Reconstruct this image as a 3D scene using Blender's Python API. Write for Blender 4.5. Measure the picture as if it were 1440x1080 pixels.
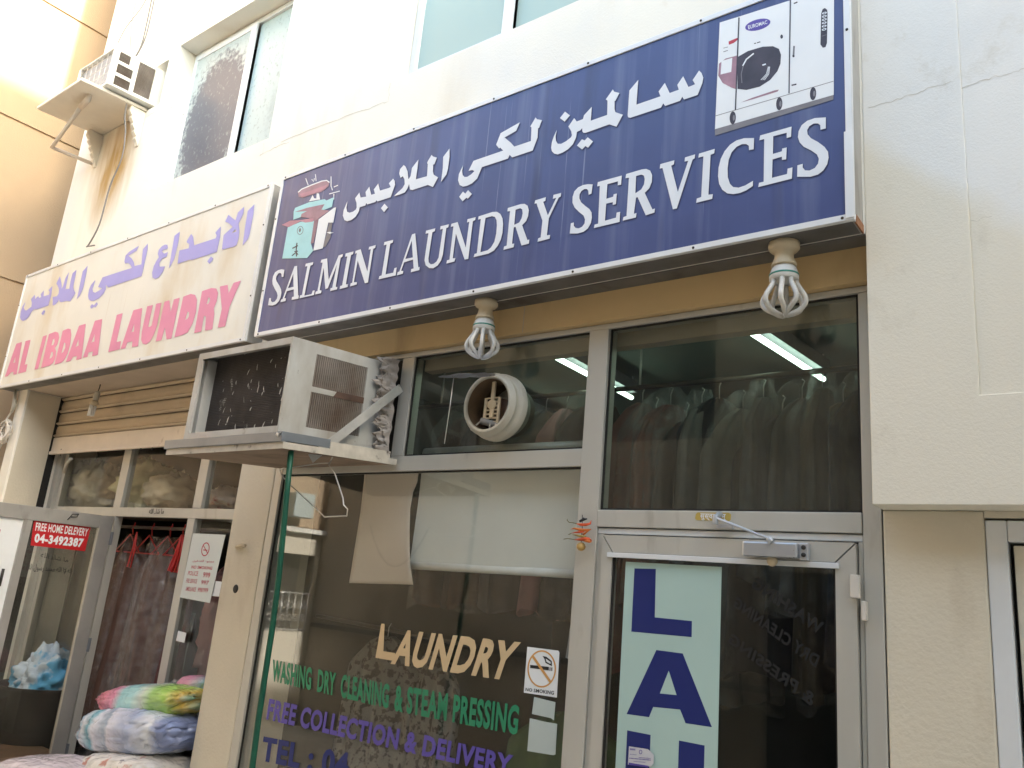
import bpy, bmesh, math, random
from mathutils import Vector, Matrix, noise
from mathutils.geometry import tessellate_polygon
random.seed(7)
for o in list(bpy.data.objects): bpy.data.objects.remove(o)
SC = bpy.context.scene
COL = SC.collection
# ------------------------------------------------------------------ camera
F = 1135.389; YAW, PIT, ROL = -0.66706176, 0.25417908, 0.0904427
CAM = Vector((0, -3.0, 1.8))
fw = Vector((math.sin(YAW)*math.cos(PIT), math.cos(YAW)*math.cos(PIT), math.sin(PIT)))
r0 = Vector((math.cos(YAW), -math.sin(YAW), 0)); u0 = r0.cross(fw)
rt = r0*math.cos(ROL)+u0*math.sin(ROL); up = -r0*math.sin(ROL)+u0*math.cos(ROL)
cd = bpy.data.cameras.new('camera'); cam = bpy.data.objects.new('camera', cd); COL.objects.link(cam)
cd.sensor_fit = 'HORIZONTAL'; cd.sensor_width = 36; cd.lens = F/1440*36; cd.clip_start = 0.05; cd.clip_end = 500
M3 = Matrix((rt, up, -fw)).transposed()
cam.matrix_world = Matrix.Translation(CAM) @ M3.to_4x4()
SC.camera = cam
def ray(px, py): return fw*F+rt*(px-720)-up*(py-540)
def at(px, py, y=0.0):
    d = ray(px, py); return CAM+d*((y-CAM.y)/d.y)
def atx(px, py, x):
    d = ray(px, py); return CAM+d*((x-CAM.x)/d.x)
# ------------------------------------------------------------------ light
EL, AZ = math.radians(32), math.radians(90)
w = bpy.data.worlds.new('World'); SC.world = w; w.use_nodes = True
nt = w.node_tree; sky = nt.nodes.new('ShaderNodeTexSky'); sky.sky_type = 'NISHITA'; sky.sun_disc = False
sky.sun_elevation = EL; sky.sun_rotation = AZ; sky.air_density = 1.0; sky.dust_density = 2.5; sky.ozone_density = 0.0
bg = nt.nodes['Background']; tint = nt.nodes.new('ShaderNodeMix'); tint.data_type = 'RGBA'; tint.blend_type = 'MULTIPLY'; tint.inputs[0].default_value = 1
tint.inputs[7].default_value = (1.06, 1.065, .945, 1); nt.links.new(sky.outputs[0], tint.inputs[6]); nt.links.new(tint.outputs[2], bg.inputs[0]); bg.inputs[1].default_value = 0.15
sd = bpy.data.lights.new('sun', 'SUN'); sd.energy = 2.2; sd.angle = math.radians(0.5); sd.color = (1, .96, .90)
so = bpy.data.objects.new('sun', sd); COL.objects.link(so)
sv = Vector((math.cos(EL), 0.0, math.sin(EL)))
so.rotation_euler = sv.to_track_quat('Z', 'Y').to_euler(); so.location = (30, -2, 30)
SC.view_settings.view_transform = 'Standard'; SC.view_settings.look = 'None'; SC.view_settings.exposure = 2.95; SC.view_settings.gamma = 1
SC.render.resolution_x = 1024; SC.render.resolution_y = 768
SC.cycles.max_bounces = 10; SC.cycles.transparent_max_bounces = 16

# ------------------------------------------------------------------ materials
def newmat(name):
    m = bpy.data.materials.new(name); m.use_nodes = True
    return m, m.node_tree, m.node_tree.nodes['Principled BSDF']
def N(nt, typ, **k):
    n = nt.nodes.new(typ)
    for a, v in k.items(): setattr(n, a, v)
    return n
def noise_tex(nt, scale, stretch=(1, 1, 1), detail=4, coord='Object', rough=.55):
    tc = N(nt, 'ShaderNodeTexCoord'); mp = N(nt, 'ShaderNodeMapping'); mp.inputs['Scale'].default_value = stretch
    nt.links.new(tc.outputs[coord], mp.inputs[0]); no = N(nt, 'ShaderNodeTexNoise')
    no.inputs['Scale'].default_value = scale; no.inputs['Detail'].default_value = detail; no.inputs['Roughness'].default_value = rough
    nt.links.new(mp.outputs[0], no.inputs['Vector']); return no
def ramp(nt, src, a, b):
    r = N(nt, 'ShaderNodeMapRange'); r.inputs[1].default_value = a; r.inputs[2].default_value = b
    nt.links.new(src, r.inputs[0]); return r.outputs[0]
def mixc(nt, fac, a, b):
    m = N(nt, 'ShaderNodeMix', data_type='RGBA')
    for i, v in ((6, a), (7, b)):
        if isinstance(v, (tuple, list)): m.inputs[i].default_value = (*v[:3], 1)
        else: nt.links.new(v, m.inputs[i])
    if isinstance(fac, (int, float)): m.inputs[0].default_value = fac
    else: nt.links.new(fac, m.inputs[0])
    return m.outputs[2]
def pm(name, col, rough=.6, metal=0., var=.12, vscale=5., bump=0., bscale=60., stains=(), spec=.4, vstretch=(1, 1, 1), coat=0):
    """principled with colour variation; stains = [(colour, scale, stretch, lo, hi)]"""
    m, nt, b = newmat(name)
    dark = tuple(c*(1-var) for c in col); lite = tuple(min(1, c*(1+var)) for c in col)
    n = noise_tex(nt, vscale, vstretch); c = mixc(nt, ramp(nt, n.outputs[0], .3, .7), dark, lite)
    for (sc, ss, st, lo, hi) in stains:
        sn = noise_tex(nt, ss, st, 6); c = mixc(nt, ramp(nt, sn.outputs[0], lo, hi), c, sc)
    nt.links.new(c, b.inputs['Base Color']); b.inputs['Roughness'].default_value = rough; b.inputs['Metallic'].default_value = metal
    b.inputs['Specular IOR Level'].default_value = spec
    if coat: b.inputs['Coat Weight'].default_value = coat; b.inputs['Coat Roughness'].default_value = .12
    rn = noise_tex(nt, vscale*3); rr = N(nt, 'ShaderNodeMapRange'); rr.inputs[3].default_value = max(.03, rough-.1); rr.inputs[4].default_value = min(1, rough+.12)
    nt.links.new(rn.outputs[0], rr.inputs[0]); nt.links.new(rr.outputs[0], b.inputs['Roughness'])
    if bump:
        bn = noise_tex(nt, bscale, (1, 1, 1), 5); bp = N(nt, 'ShaderNodeBump'); bp.inputs['Strength'].default_value = bump; bp.inputs['Distance'].default_value = .01
        nt.links.new(bn.outputs[0], bp.inputs['Height']); nt.links.new(bp.outputs[0], b.inputs['Normal'])
    return m
def glassmat(name, tint, ior=.04, rough=.0, dirt=.03, dirtcol=(.5, .48, .42)):
    m, nt, b = newmat(name); nt.nodes.remove(b); out = nt.nodes['Material Output']
    tr = N(nt, 'ShaderNodeBsdfTransparent'); tr.inputs[0].default_value = (*tint, 1)
    gl = N(nt, 'ShaderNodeBsdfGlossy'); gl.inputs['Roughness'].default_value = rough
    lw = N(nt, 'ShaderNodeLayerWeight'); pw = N(nt, 'ShaderNodeMath', operation='POWER'); nt.links.new(lw.outputs['Facing'], pw.inputs[0]); pw.inputs[1].default_value = 5
    fr = N(nt, 'ShaderNodeMath', operation='MULTIPLY_ADD'); fr.inputs[1].default_value = 1-ior; fr.inputs[2].default_value = ior; nt.links.new(pw.outputs[0], fr.inputs[0])
    mx = N(nt, 'ShaderNodeMixShader'); nt.links.new(fr.outputs[0], mx.inputs[0]); nt.links.new(tr.outputs[0], mx.inputs[1]); nt.links.new(gl.outputs[0], mx.inputs[2])
    df = N(nt, 'ShaderNodeBsdfDiffuse'); df.inputs[0].default_value = (*dirtcol, 1)
    dn = noise_tex(nt, 3.5, (1, 1, .5), 8, rough=.65); rr = N(nt, 'ShaderNodeMapRange'); rr.inputs[1].default_value = .42; rr.inputs[2].default_value = .85; rr.inputs[3].default_value = dirt*.35; rr.inputs[4].default_value = dirt*3
    nt.links.new(dn.outputs[0], rr.inputs[0]); m2 = N(nt, 'ShaderNodeMixShader'); nt.links.new(rr.outputs[0], m2.inputs[0]); nt.links.new(mx.outputs[0], m2.inputs[1]); nt.links.new(df.outputs[0], m2.inputs[2])
    nt.links.new(m2.outputs[0], out.inputs[0]); return m
def filmmat(name, op=.12, col=(.8, .8, .82)):
    """thin clear plastic film: mostly transparent with glossy creases"""
    m, nt, b = newmat(name); nt.nodes.remove(b); out = nt.nodes['Material Output']
    tr = N(nt, 'ShaderNodeBsdfTransparent'); gl = N(nt, 'ShaderNodeBsdfGlossy'); gl.inputs['Roughness'].default_value = .09
    n = noise_tex(nt, 14, (1, 1, 1.6), 6); bp = N(nt, 'ShaderNodeBump'); bp.inputs['Strength'].default_value = .9; bp.inputs['Distance'].default_value = .03
    nt.links.new(n.outputs[0], bp.inputs['Height']); nt.links.new(bp.outputs[0], gl.inputs['Normal'])
    df = N(nt, 'ShaderNodeBsdfTranslucent'); df.inputs[0].default_value = (*col, 1); d2 = N(nt, 'ShaderNodeBsdfDiffuse'); d2.inputs[0].default_value = (*col, 1)
    a = N(nt, 'ShaderNodeMixShader'); a.inputs[0].default_value = .5; nt.links.new(df.outputs[0], a.inputs[1]); nt.links.new(d2.outputs[0], a.inputs[2])
    c = N(nt, 'ShaderNodeMixShader'); c.inputs[0].default_value = .45; nt.links.new(a.outputs[0], c.inputs[1]); nt.links.new(gl.outputs[0], c.inputs[2])
    rr = N(nt, 'ShaderNodeMapRange'); rr.inputs[1].default_value = .35; rr.inputs[2].default_value = .75; rr.inputs[3].default_value = op*.3; rr.inputs[4].default_value = op*3.2
    nt.links.new(n.outputs[0], rr.inputs[0]); e = N(nt, 'ShaderNodeMixShader'); nt.links.new(rr.outputs[0], e.inputs[0]); nt.links.new(tr.outputs[0], e.inputs[1]); nt.links.new(c.outputs[0], e.inputs[2])
    nt.links.new(e.outputs[0], out.inputs[0]); return m
def shiny(m, strength=.8, scale=9):
    """clear plastic wrap pulled over cloth: glossy creased coat"""
    nt = m.node_tree; b = nt.nodes['Principled BSDF']; b.inputs['Coat Weight'].default_value = .9; b.inputs['Coat Roughness'].default_value = .10; b.inputs['Coat IOR'].default_value = 1.7
    a = noise_tex(nt, scale, (.6, 1.6, 1.4), 2, rough=.45); ab = N(nt, 'ShaderNodeMath', operation='SUBTRACT'); ab.inputs[1].default_value = .5; nt.links.new(a.outputs[0], ab.inputs[0]); aa = N(nt, 'ShaderNodeMath', operation='ABSOLUTE'); nt.links.new(ab.outputs[0], aa.inputs[0])
    p = N(nt, 'ShaderNodeBump'); p.inputs['Strength'].default_value = strength; p.inputs['Distance'].default_value = .06; p.invert = True; nt.links.new(aa.outputs[0], p.inputs['Height']); nt.links.new(p.outputs[0], b.inputs['Coat Normal'])
    p2 = N(nt, 'ShaderNodeBump'); p2.inputs['Strength'].default_value = .10; p2.inputs['Distance'].default_value = .04; nt.links.new(aa.outputs[0], p2.inputs['Height']); nt.links.new(p2.outputs[0], b.inputs['Normal']); return m
def stripes(name, axis, stops, scale, rough=.6, wob=.08, offset=0.):
    """cloth with colour bands along an object axis"""
    m, nt, b = newmat(name); tc = N(nt, 'ShaderNodeTexCoord'); sp = N(nt, 'ShaderNodeSeparateXYZ'); nt.links.new(tc.outputs['Object'], sp.inputs[0])
    n = noise_tex(nt, 6); mu = N(nt, 'ShaderNodeMath', operation='MULTIPLY_ADD'); mu.inputs[1].default_value = wob; nt.links.new(n.outputs[0], mu.inputs[0]); nt.links.new(sp.outputs[axis], mu.inputs[2])
    m2 = N(nt, 'ShaderNodeMath', operation='MULTIPLY_ADD'); m2.inputs[1].default_value = scale; m2.inputs[2].default_value = offset; nt.links.new(mu.outputs[0], m2.inputs[0])
    cr = N(nt, 'ShaderNodeValToRGB'); cr.color_ramp.interpolation = 'LINEAR'; e = cr.color_ramp.elements
    for i, (p, c) in enumerate(stops):
        el = e[i] if i < 2 else e.new(p)
        el.position = p; el.color = (*c, 1)
    nt.links.new(m2.outputs[0], cr.inputs[0]); nt.links.new(cr.outputs[0], b.inputs['Base Color']); b.inputs['Roughness'].default_value = rough
    return m
def emit(name, col, s):
    m, nt, b = newmat(name); b.inputs['Base Color'].default_value = (*col, 1); b.inputs['Emission Color'].default_value = (*col, 1); b.inputs['Emission Strength'].default_value = s
    return m
ALU = pm('aluminium_frame', (.52, .505, .46), .45, .3, .08, 3, .03, 90, [((.26, .225, .19), 7, (1, 1, .25), .62, .85)], vstretch=(1, 1, .15))
ALUD = pm('dull_aluminium', (.42, .41, .39), .5, .5, .1, 4, .03, 80, [((.2, .17, .14), 5, (1, 1, .3), .6, .8)])
ALUW = pm('white_coated_aluminium', (.72, .73, .74), .4, .1, .05, 4, 0, 1, [((.42, .38, .33), 9, (1, 1, .4), .66, .9)])
DARKGAP = pm('rubber_seal', (.02, .018, .016), .8, 0, .1)
M = dict(
 wall=pm('white_render', (.80, .77, .69), .92, 0, .035, 1.3, .12, 45, [((.62, .53, .40), 1.6, (1, 1, .22), .64, .98), ((.70, .70, .70), .9, (1, 1, .8), .55, .8), ((.60, .55, .46), 9, (1, 1, .6), .70, .95)]),
 cream=pm('cream_paint', (.67, .605, .485), .85, 0, .05, 2.2, .3, 60, [((.45, .36, .25), 3, (1, 1, .3), .62, .9)]),
 beige=pm('beige_board', (.58, .42, .22), .7, 0, .06, 3, .08, 70, [((.36, .25, .13), 4, (1, 1, .3), .6, .9)]),
 soffit=pm('soffit_plaster', (.50, .42, .34), .9, 0, .08, 3, .2, 60),
 orange=pm('orange_render', (.44, .325, .215), .9, 0, .04, 1.2, .3, 70, [((.38, .28, .18), 1.3, (1, 1, .3), .62, .9)]),
 brown=pm('brown_render', (.46, .405, .33), .9, 0, .08, 1.5, .3, 50),
 navy=pm('navy_sign_face', (.052, .072, .205), .34, 0, .10, 2.2, .01, 90, [((.11, .135, .27), 5, (2.4, 1, .10), .50, .74), ((.30, .33, .46), 14, (3, 1, .045), .66, .76), ((.03, .035, .10), 3, (2.0, 1, .2), .58, .85)], spec=.5),
 ivory=pm('faded_ivory_face', (.75, .735, .675), .45, 0, .04, 2, .01, 90, [((.58, .46, .29), 2.2, (1, 1, .35), .52, .85), ((.42, .27, .14), 9, (2.5, 1, .12), .66, .88)]),
 letter=pm('white_lettering', (.72, .75, .80), .4, 0, .04, 6), lilac=pm('lilac_lettering', (.37, .355, .72), .45, 0, .05, 3), pink=pm('pink_lettering', (.72, .27, .42), .45, 0, .06, 3),
 halo=pm('lettering_outline', (.82, .79, .76), .45, 0, .03, 3), shade=pm('lettering_shadow', (.035, .04, .11), .5, 0, .03, 3),
 galv=pm('galvanised_sheet', (.16, .155, .15), .5, .3, .25, 4, .08, 40, [((.30, .28, .26), 4, (.4, 1, 1), .58, .8), ((.07, .055, .045), 3, (1, 1, 1), .6, .8)]),
 rust=pm('rusty_steel', (.26, .12, .06), .8, .1, .3, 12, .2, 50), screw=pm('screw_head', (.05, .045, .04), .5, .6),
 acw=pm('grey_white_casing', (.52, .52, .50), .5, .1, .07, 3, .05, 60, [((.33, .29, .24), 4, (1, 1, .45), .48, .78), ((.11, .075, .05), 15, (1, 1, .6), .64, .74)]),
 coil=pm('dusty_condenser_fins', (.085, .075, .072), .75, .2, .25, 6, .3, 30, [((.45, .44, .42), 13, (1, 1, .5), .66, .70), ((.05, .045, .045), 3, (1, 1, .3), .55, .7)]),
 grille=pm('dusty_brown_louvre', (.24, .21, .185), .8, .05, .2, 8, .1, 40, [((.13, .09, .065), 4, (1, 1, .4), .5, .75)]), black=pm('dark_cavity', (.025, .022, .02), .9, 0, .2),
 steel=pm('grey_steel_strip', (.25, .27, .30), .42, .5, .12, 5, .05, 50), ply=pm('plywood_board', (.30, .22, .16), .8, 0, .15, 5, .15, 40, [((.13, .09, .07), 3, (1, 1, 1), .5, .75)]), plyedge=pm('painted_board_edge', (.55, .50, .43), .7, 0, .15, 12, .1, 40, [((.14, .11, .09), 14, (1, 1, 1), .6, .7)]),
 strap=pm('weathered_flat_bar', (.50, .49, .47), .6, .25, .15, 9, .1, 40, [((.2, .13, .09), 12, (1, 1, 1), .62, .75)]), cloth=pm('crumpled_sack', (.36, .32, .29), .9, 0, .2, 9, .3, 25),
 brick=pm('red_tile', (.38, .11, .06), .85, 0, .2), wire=pm('pale_wire', (.6, .58, .55), .4, .5), green=pm('green_hose', (.008, .085, .052), .45, 0, .15, 8),
 bake=pm('yellowed_plastic', (.60, .50, .35), .5, 0, .1, 10, 0, 1, [((.36, .25, .14), 14, (1, 1, 1), .62, .8)]), ballast=pm('white_plastic', (.66, .65, .62), .35, 0, .04), ring=pm('green_print', (.03, .22, .17), .4), tube=pm('dusty_lamp_tube', (.56, .54, .50), .18, 0, .06, 20),
 foil=pm('crumpled_foil', (.62, .66, .78), .3, .75, .15, 20, .8, 25), ventp=pm('aged_vent_plastic', (.50, .47, .40), .5, 0, .08, 8, .05, 40, [((.34, .28, .2), 9, (1, 1, 1), .62, .85)]), ventd=pm('greasy_duct', (.13, .085, .05), .6, 0, .3, 9),
 blind=pm('roller_blind_cloth', (.76, .79, .745), .85, 0, .03, 2, .05, 150, [((.62, .63, .57), 3, (1, 1, .4), .62, .9)]), paper=pm('old_paper', (.72, .655, .57), .85, 0, .04, 2, 0, 1, [((.50, .42, .33), 2.5, (1, 1, .5), .58, .85)]), white=pm('white_vinyl', (.78, .80, .82), .4, 0, .03), greyp=pm('grey_green_paper', (.46, .52, .50), .75, 0, .05),
 gold=pm('tan_vinyl', (.62, .46, .27), .5, 0, .04), grn=pm('green_vinyl', (.02, .22, .11), .5, 0, .06), vio=pm('violet_vinyl', (.105, .075, .36), .5, 0, .06), blue=pm('blue_vinyl', (.011, .022, .15), .45, 0, .05), frost=pm('frosted_film', (.42, .57, .53), .55, 0, .03, 2), red=pm('red_vinyl', (.50, .015, .02), .45, 0, .05), ink=pm('black_ink', (.02, .02, .022), .6, 0, .05), redink=pm('red_ink', (.45, .05, .08), .6), orangeink=pm('orange_ink', (.62, .32, .10), .6), goldst=pm('gold_sticker', (.52, .38, .10), .4, .2), dimtxt=pm('dark_grey_vinyl', (.012, .012, .013), .6),
 silver=pm('silver_paint', (.52, .54, .58), .3, .65, .05), sensor=pm('ivory_plastic', (.62, .575, .51), .5, 0, .03), chili=pm('red_chilli_skin', (.60, .085, .02), .3, 0, .25, 30), chilig=pm('dry_stem', (.18, .17, .06), .6), lemon=pm('dried_lemon_skin', (.42, .26, .08), .5, 0, .3, 25, .2, 60),
 shut=pm('beige_shutter_slat', (.52, .43, .315), .55, .05, .09, 4, .03, 50, [((.32, .24, .16), 3, (.5, 1, 1.3), .54, .8)], vstretch=(.3, 1, 1)), shutb=pm('pale_shutter_bar', (.70, .61, .51), .55, .05, .06, 4, .03, 50, [((.35, .25, .18), 8, (1, 1, .6), .68, .85)]),
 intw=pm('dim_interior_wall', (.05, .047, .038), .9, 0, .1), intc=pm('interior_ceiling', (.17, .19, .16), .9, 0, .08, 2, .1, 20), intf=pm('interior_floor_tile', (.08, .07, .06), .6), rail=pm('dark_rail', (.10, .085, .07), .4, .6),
 ground=pm('dusty_paving', (.50, .47, .41), .9, 0, .15, 3, .3, 20), asphalt=pm('sandy_lane_blocks', (.47, .44, .39), .9, 0, .2, 4, .4, 60), kerbm=pm('concrete_kerb', (.35, .33, .3), .9, 0, .1), cable=pm('grey_cable', (.20, .19, .18), .6), cablew=pm('white_cable', (.62, .58, .53), .5, 0, .1),
 teal=pm('teal_print', (.36, .66, .70), .4, 0, .08, 8), mauve=pm('mauve_print', (.33, .19, .24), .4, 0, .2, 12), rose=pm('rose_print', (.45, .22, .28), .4, 0, .15, 12), plum=pm('plum_print', (.05, .042, .06), .4, 0, .2, 12), greyprint=pm('grey_print', (.20, .19, .21), .4, 0, .2, 12),
 lane=pm('sun_blocker_render', (.45, .38, .30), .9, 0, .08), wood=pm('brown_wood', (.12, .07, .04), .6, 0, .2, 8),
)
GL_LOW = glassmat('reflective_shop_glass', (.95, .95, .94), .075, 0, .012)
GL_TOP = glassmat('tinted_transom_glass', (.82, .84, .81), .045, 0, .02)
GL_DOOR = glassmat('tinted_door_glass', (.88, .88, .86), .035, 0, .005)
GL_B = glassmat('dusty_shop_glass', (.92, .92, .90), .04, 0, .035)
FILM = filmmat('clear_polythene', .12); FILMD = filmmat('thin_garment_film', .09, (.6, .6, .58)); FILMR = filmmat('doorway_film', .09, (.6, .55, .55))
def frosted(name, base, dark, lo, hi, off, speck=True):
    m, nt, b = newmat(name); tc = N(nt, 'ShaderNodeTexCoord'); gr = N(nt, 'ShaderNodeTexGradient', gradient_type='SPHERICAL'); mp = N(nt, 'ShaderNodeMapping'); mp.vector_type = 'TEXTURE'
    mp.inputs['Location'].default_value = off[0]; mp.inputs['Scale'].default_value = off[1]
    nt.links.new(tc.outputs['Object'], mp.inputs[0]); nt.links.new(mp.outputs[0], gr.inputs[0])
    n = noise_tex(nt, 22, (1, 1, 1), 6); ad = N(nt, 'ShaderNodeMath', operation='MULTIPLY_ADD'); ad.inputs[1].default_value = .55; nt.links.new(n.outputs[0], ad.inputs[0]); nt.links.new(gr.outputs[0], ad.inputs[2])
    f = ramp(nt, ad.outputs[0], lo, hi); c = mixc(nt, f, base, dark)
    if speck: n2 = noise_tex(nt, 26, (1, 1, .8), 7, rough=.7); c = mixc(nt, ramp(nt, n2.outputs[0], .56, .66), c, tuple(x*.55 for x in base))
    nt.links.new(c, b.inputs['Base Color']); b.inputs['Roughness'].default_value = .3; b.inputs['Specular IOR Level'].default_value = .3
    return m

# ------------------------------------------------------------------ builders
LOC = {}
def tag(o, label=None, cat=None, group=None, kind=None):
    if label: o['label'] = label
    if cat: o['category'] = cat
    if group: o['group'] = group
    if kind: o['kind'] = kind
    return o
def thing(name, label, cat, loc, group=None):
    o = bpy.data.objects.new(name, None); COL.objects.link(o); o.location = loc; o.empty_display_size = .1
    LOC[o.name] = Vector(loc); return tag(o, label, cat, group)
class MB:
    def __init__(s): s.v = []; s.f = []; s.smooth = []
    def add(s, verts, faces, sm=False):
        n = len(s.v); s.v += [Vector(p) for p in verts]
        for f in faces: s.f.append(tuple(i+n for i in f)); s.smooth.append(sm)
        return s
    def box(s, x0, x1, y0, y1, z0, z1):
        return s.add([(x0, y0, z0), (x1, y0, z0), (x1, y1, z0), (x0, y1, z0), (x0, y0, z1), (x1, y0, z1), (x1, y1, z1), (x0, y1, z1)],
                     [(0, 3, 2, 1), (4, 5, 6, 7), (0, 1, 5, 4), (1, 2, 6, 5), (2, 3, 7, 6), (3, 0, 4, 7)])
    def poly(s, pts, holes=(), thick=0., d=Vector((0, -1, 0))):
        """flat polygon (3D points) with holes; thick extrudes back along -d"""
        loops = [[Vector(p) for p in pts]]+[[Vector(p) for p in h] for h in holes]
        flat = [p for l in loops for p in l]; tris = tessellate_polygon(loops)
        fl = []
        for t in tris:
            a, b, c = (flat[i] for i in t)
            nrm = (b-a).cross(c-a); fl.append(t if nrm.dot(d) > 0 else (t[0], t[2], t[1]))
        if not thick: return s.add(flat, fl)
        n = len(flat); back = [p-d*thick for p in flat]; faces = list(fl)+[tuple(n+i for i in reversed(t)) for t in fl]; k = 0
        for l in loops:
            m = len(l)
            for i in range(m):
                j = (i+1) % m; faces.append((k+i, k+j, n+k+j, n+k+i))
            k += m
        return s.add(flat+back, faces)
    def tube(s, path, r, seg=8, cap=True, smooth=True):
        path = [Vector(p) for p in path]; n = len(path); rad = r if isinstance(r, (list, tuple)) else [r]*n
        vs = []; ref = None
        for i, p in enumerate(path):
            t = (path[min(i+1, n-1)]-path[max(i-1, 0)]).normalized()
            if ref is None: ref = t.orthogonal().normalized()
            ref = (ref-t*ref.dot(t)); ref = ref.normalized() if ref.length > 1e-6 else t.orthogonal().normalized()
            b = t.cross(ref)
            for k in range(seg):
                a = 2*math.pi*k/seg; vs.append(p+(ref*math.cos(a)+b*math.sin(a))*rad[i])
        fs = [(i*seg+k, i*seg+(k+1) % seg, (i+1)*seg+(k+1) % seg, (i+1)*seg+k) for i in range(n-1) for k in range(seg)]
        s.add(vs, fs, smooth)
        if cap: s.add(vs[:seg], [tuple(reversed(range(seg)))]); s.add(vs[-seg:], [tuple(range(seg))])
        return s
    def lathe(s, c, prof, axis='Z', seg=24, smooth=True):
        """prof = [(r, h)] around axis through c"""
        c = Vector(c); vs = []
        for (r, h) in prof:
            for k in range(seg):
                a = 2*math.pi*k/seg; q = (r*math.cos(a), r*math.sin(a), h)
                vs.append(c+Vector(q if axis == 'Z' else (q[0], q[2], q[1])))
        n = len(prof)
        return s.add(vs, [(i*seg+k, i*seg+(k+1) % seg, (i+1)*seg+(k+1) % seg, (i+1)*seg+k) for i in range(n-1) for k in range(seg)], smooth)
    def grid(s, fn, nu, nv, smooth=True):
        return s.add([fn(i/nu, j/nv) for j in range(nv+1) for i in range(nu+1)],
                     [(j*(nu+1)+i, j*(nu+1)+i+1, (j+1)*(nu+1)+i+1, (j+1)*(nu+1)+i) for j in range(nv) for i in range(nu)], smooth)
    def xf(s, fn): s.v = [Vector(fn(p)) for p in s.v]; return s
    def build(s, name, mat, parent=None, bevel=0., fix=True):
        me = bpy.data.meshes.new(name); 
        if parent is None:
            xs = [p.x for p in s.v]; ys = [p.y for p in s.v]; zs = [p.z for p in s.v]; off = Vector(((min(xs)+max(xs))/2, (min(ys)+max(ys))/2, min(zs)))
        else: off = LOC[parent.name]
        me.from_pydata([p-off for p in s.v], [], s.f); me.polygons.foreach_set('use_smooth', s.smooth)
        if fix:
            bm = bmesh.new(); bm.from_mesh(me); bmesh.ops.remove_doubles(bm, verts=bm.verts, dist=1e-5); bmesh.ops.recalc_face_normals(bm, faces=bm.faces); bm.to_mesh(me); bm.free()
        me.materials.append(mat); me.update()
        o = bpy.data.objects.new(name, me); COL.objects.link(o)
        if parent is None: o.location = off
        else: o.parent = parent
        LOC[o.name] = off
        if bevel:
            b = o.modifiers.new('bevel', 'BEVEL'); b.width = bevel; b.segments = 2; b.limit_method = 'ANGLE'; b.angle_limit = .7
        return o
def multi(name, pic, parent):
    g = MB(); idx = []
    for k, (m, b) in enumerate(pic.items()): idx += [k]*len(b.f); g.add(b.v, b.f)
    o = g.build(name, next(iter([M[m] for m in pic])), parent, fix=False)
    for m in list(pic)[1:]: o.data.materials.append(M[m])
    o.data.polygons.foreach_set('material_index', idx); o.data.update(); return o
def bx(name, mat, parent, *b, bevel=.002): return MB().box(*b).build(name, mat, parent, bevel)
def copy_tree(o, parent=None):
    c = o.copy(); COL.objects.link(c); c.parent = parent
    for ch in list(o.children): copy_tree(ch, c)
    return c
def grid_wall(mb, x0, x1, z0, z1, yf, yb, holes):
    """wall sheet with thickness and rectangular openings, reveals included"""
    xs = sorted({x0, x1, *[h[i] for h in holes for i in (0, 1)]}); zs = sorted({z0, z1, *[h[i] for h in holes for i in (2, 3)]})
    solid = lambda i, j: 0 <= i < len(xs)-1 and 0 <= j < len(zs)-1 and not any(h[0] <= xs[i]+1e-6 and xs[i+1] <= h[1]+1e-6 and h[2] <= zs[j]+1e-6 and zs[j+1] <= h[3]+1e-6 for h in holes)
    for i in range(len(xs)-1):
        for j in range(len(zs)-1):
            if not solid(i, j): continue
            a, b, c, d = xs[i], xs[i+1], zs[j], zs[j+1]
            mb.add([(a, yf, c), (b, yf, c), (b, yf, d), (a, yf, d)], [(0, 1, 2, 3)]); mb.add([(a, yb, c), (b, yb, c), (b, yb, d), (a, yb, d)], [(3, 2, 1, 0)])
            if not solid(i-1, j): mb.add([(a, yf, c), (a, yf, d), (a, yb, d), (a, yb, c)], [(0, 1, 2, 3)])
            if not solid(i+1, j): mb.add([(b, yf, c), (b, yb, c), (b, yb, d), (b, yf, d)], [(0, 1, 2, 3)])
            if not solid(i, j-1): mb.add([(a, yf, c), (a, yb, c), (b, yb, c), (b, yf, c)], [(0, 1, 2, 3)])
            if not solid(i, j+1): mb.add([(a, yf, d), (b, yf, d), (b, yb, d), (a, yb, d)], [(0, 1, 2, 3)])
    return mb
_tc = {}
def text_verts(s, bold):
    k = (s, bold)
    if k not in _tc:
        c = bpy.data.curves.new('t', 'FONT'); c.body = s; c.offset = bold; c.resolution_u = 3; c.space_character = 1+bold*2.2
        o = bpy.data.objects.new('t', c); COL.objects.link(o); dg = bpy.context.evaluated_depsgraph_get(); dg.update()
        me = bpy.data.meshes.new_from_object(o.evaluated_get(dg)); v = [p.co.copy() for p in me.vertices]; f = [tuple(p.vertices) for p in me.polygons]
        bpy.data.objects.remove(o); bpy.data.curves.remove(c); bpy.data.meshes.remove(me)
        a = min(p.x for p in v); b = max(p.x for p in v); cc = min(p.y for p in v); d = max(p.y for p in v)
        _tc[k] = ([((p.x-a)/(b-a), (p.y-cc)/(d-cc)) for p in v], f)
    return _tc[k]
def text(mb, s, TL, TR, BR, BL, bold=.0):
    """lettering spread over the quad given by four 3D corners"""
    uv, f = text_verts(s, bold); TL, TR, BR, BL = map(Vector, (TL, TR, BR, BL))
    return mb.add([(BL*(1-u)+BR*u)*(1-v)+(TL*(1-u)+TR*u)*v for u, v in uv], f)
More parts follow.
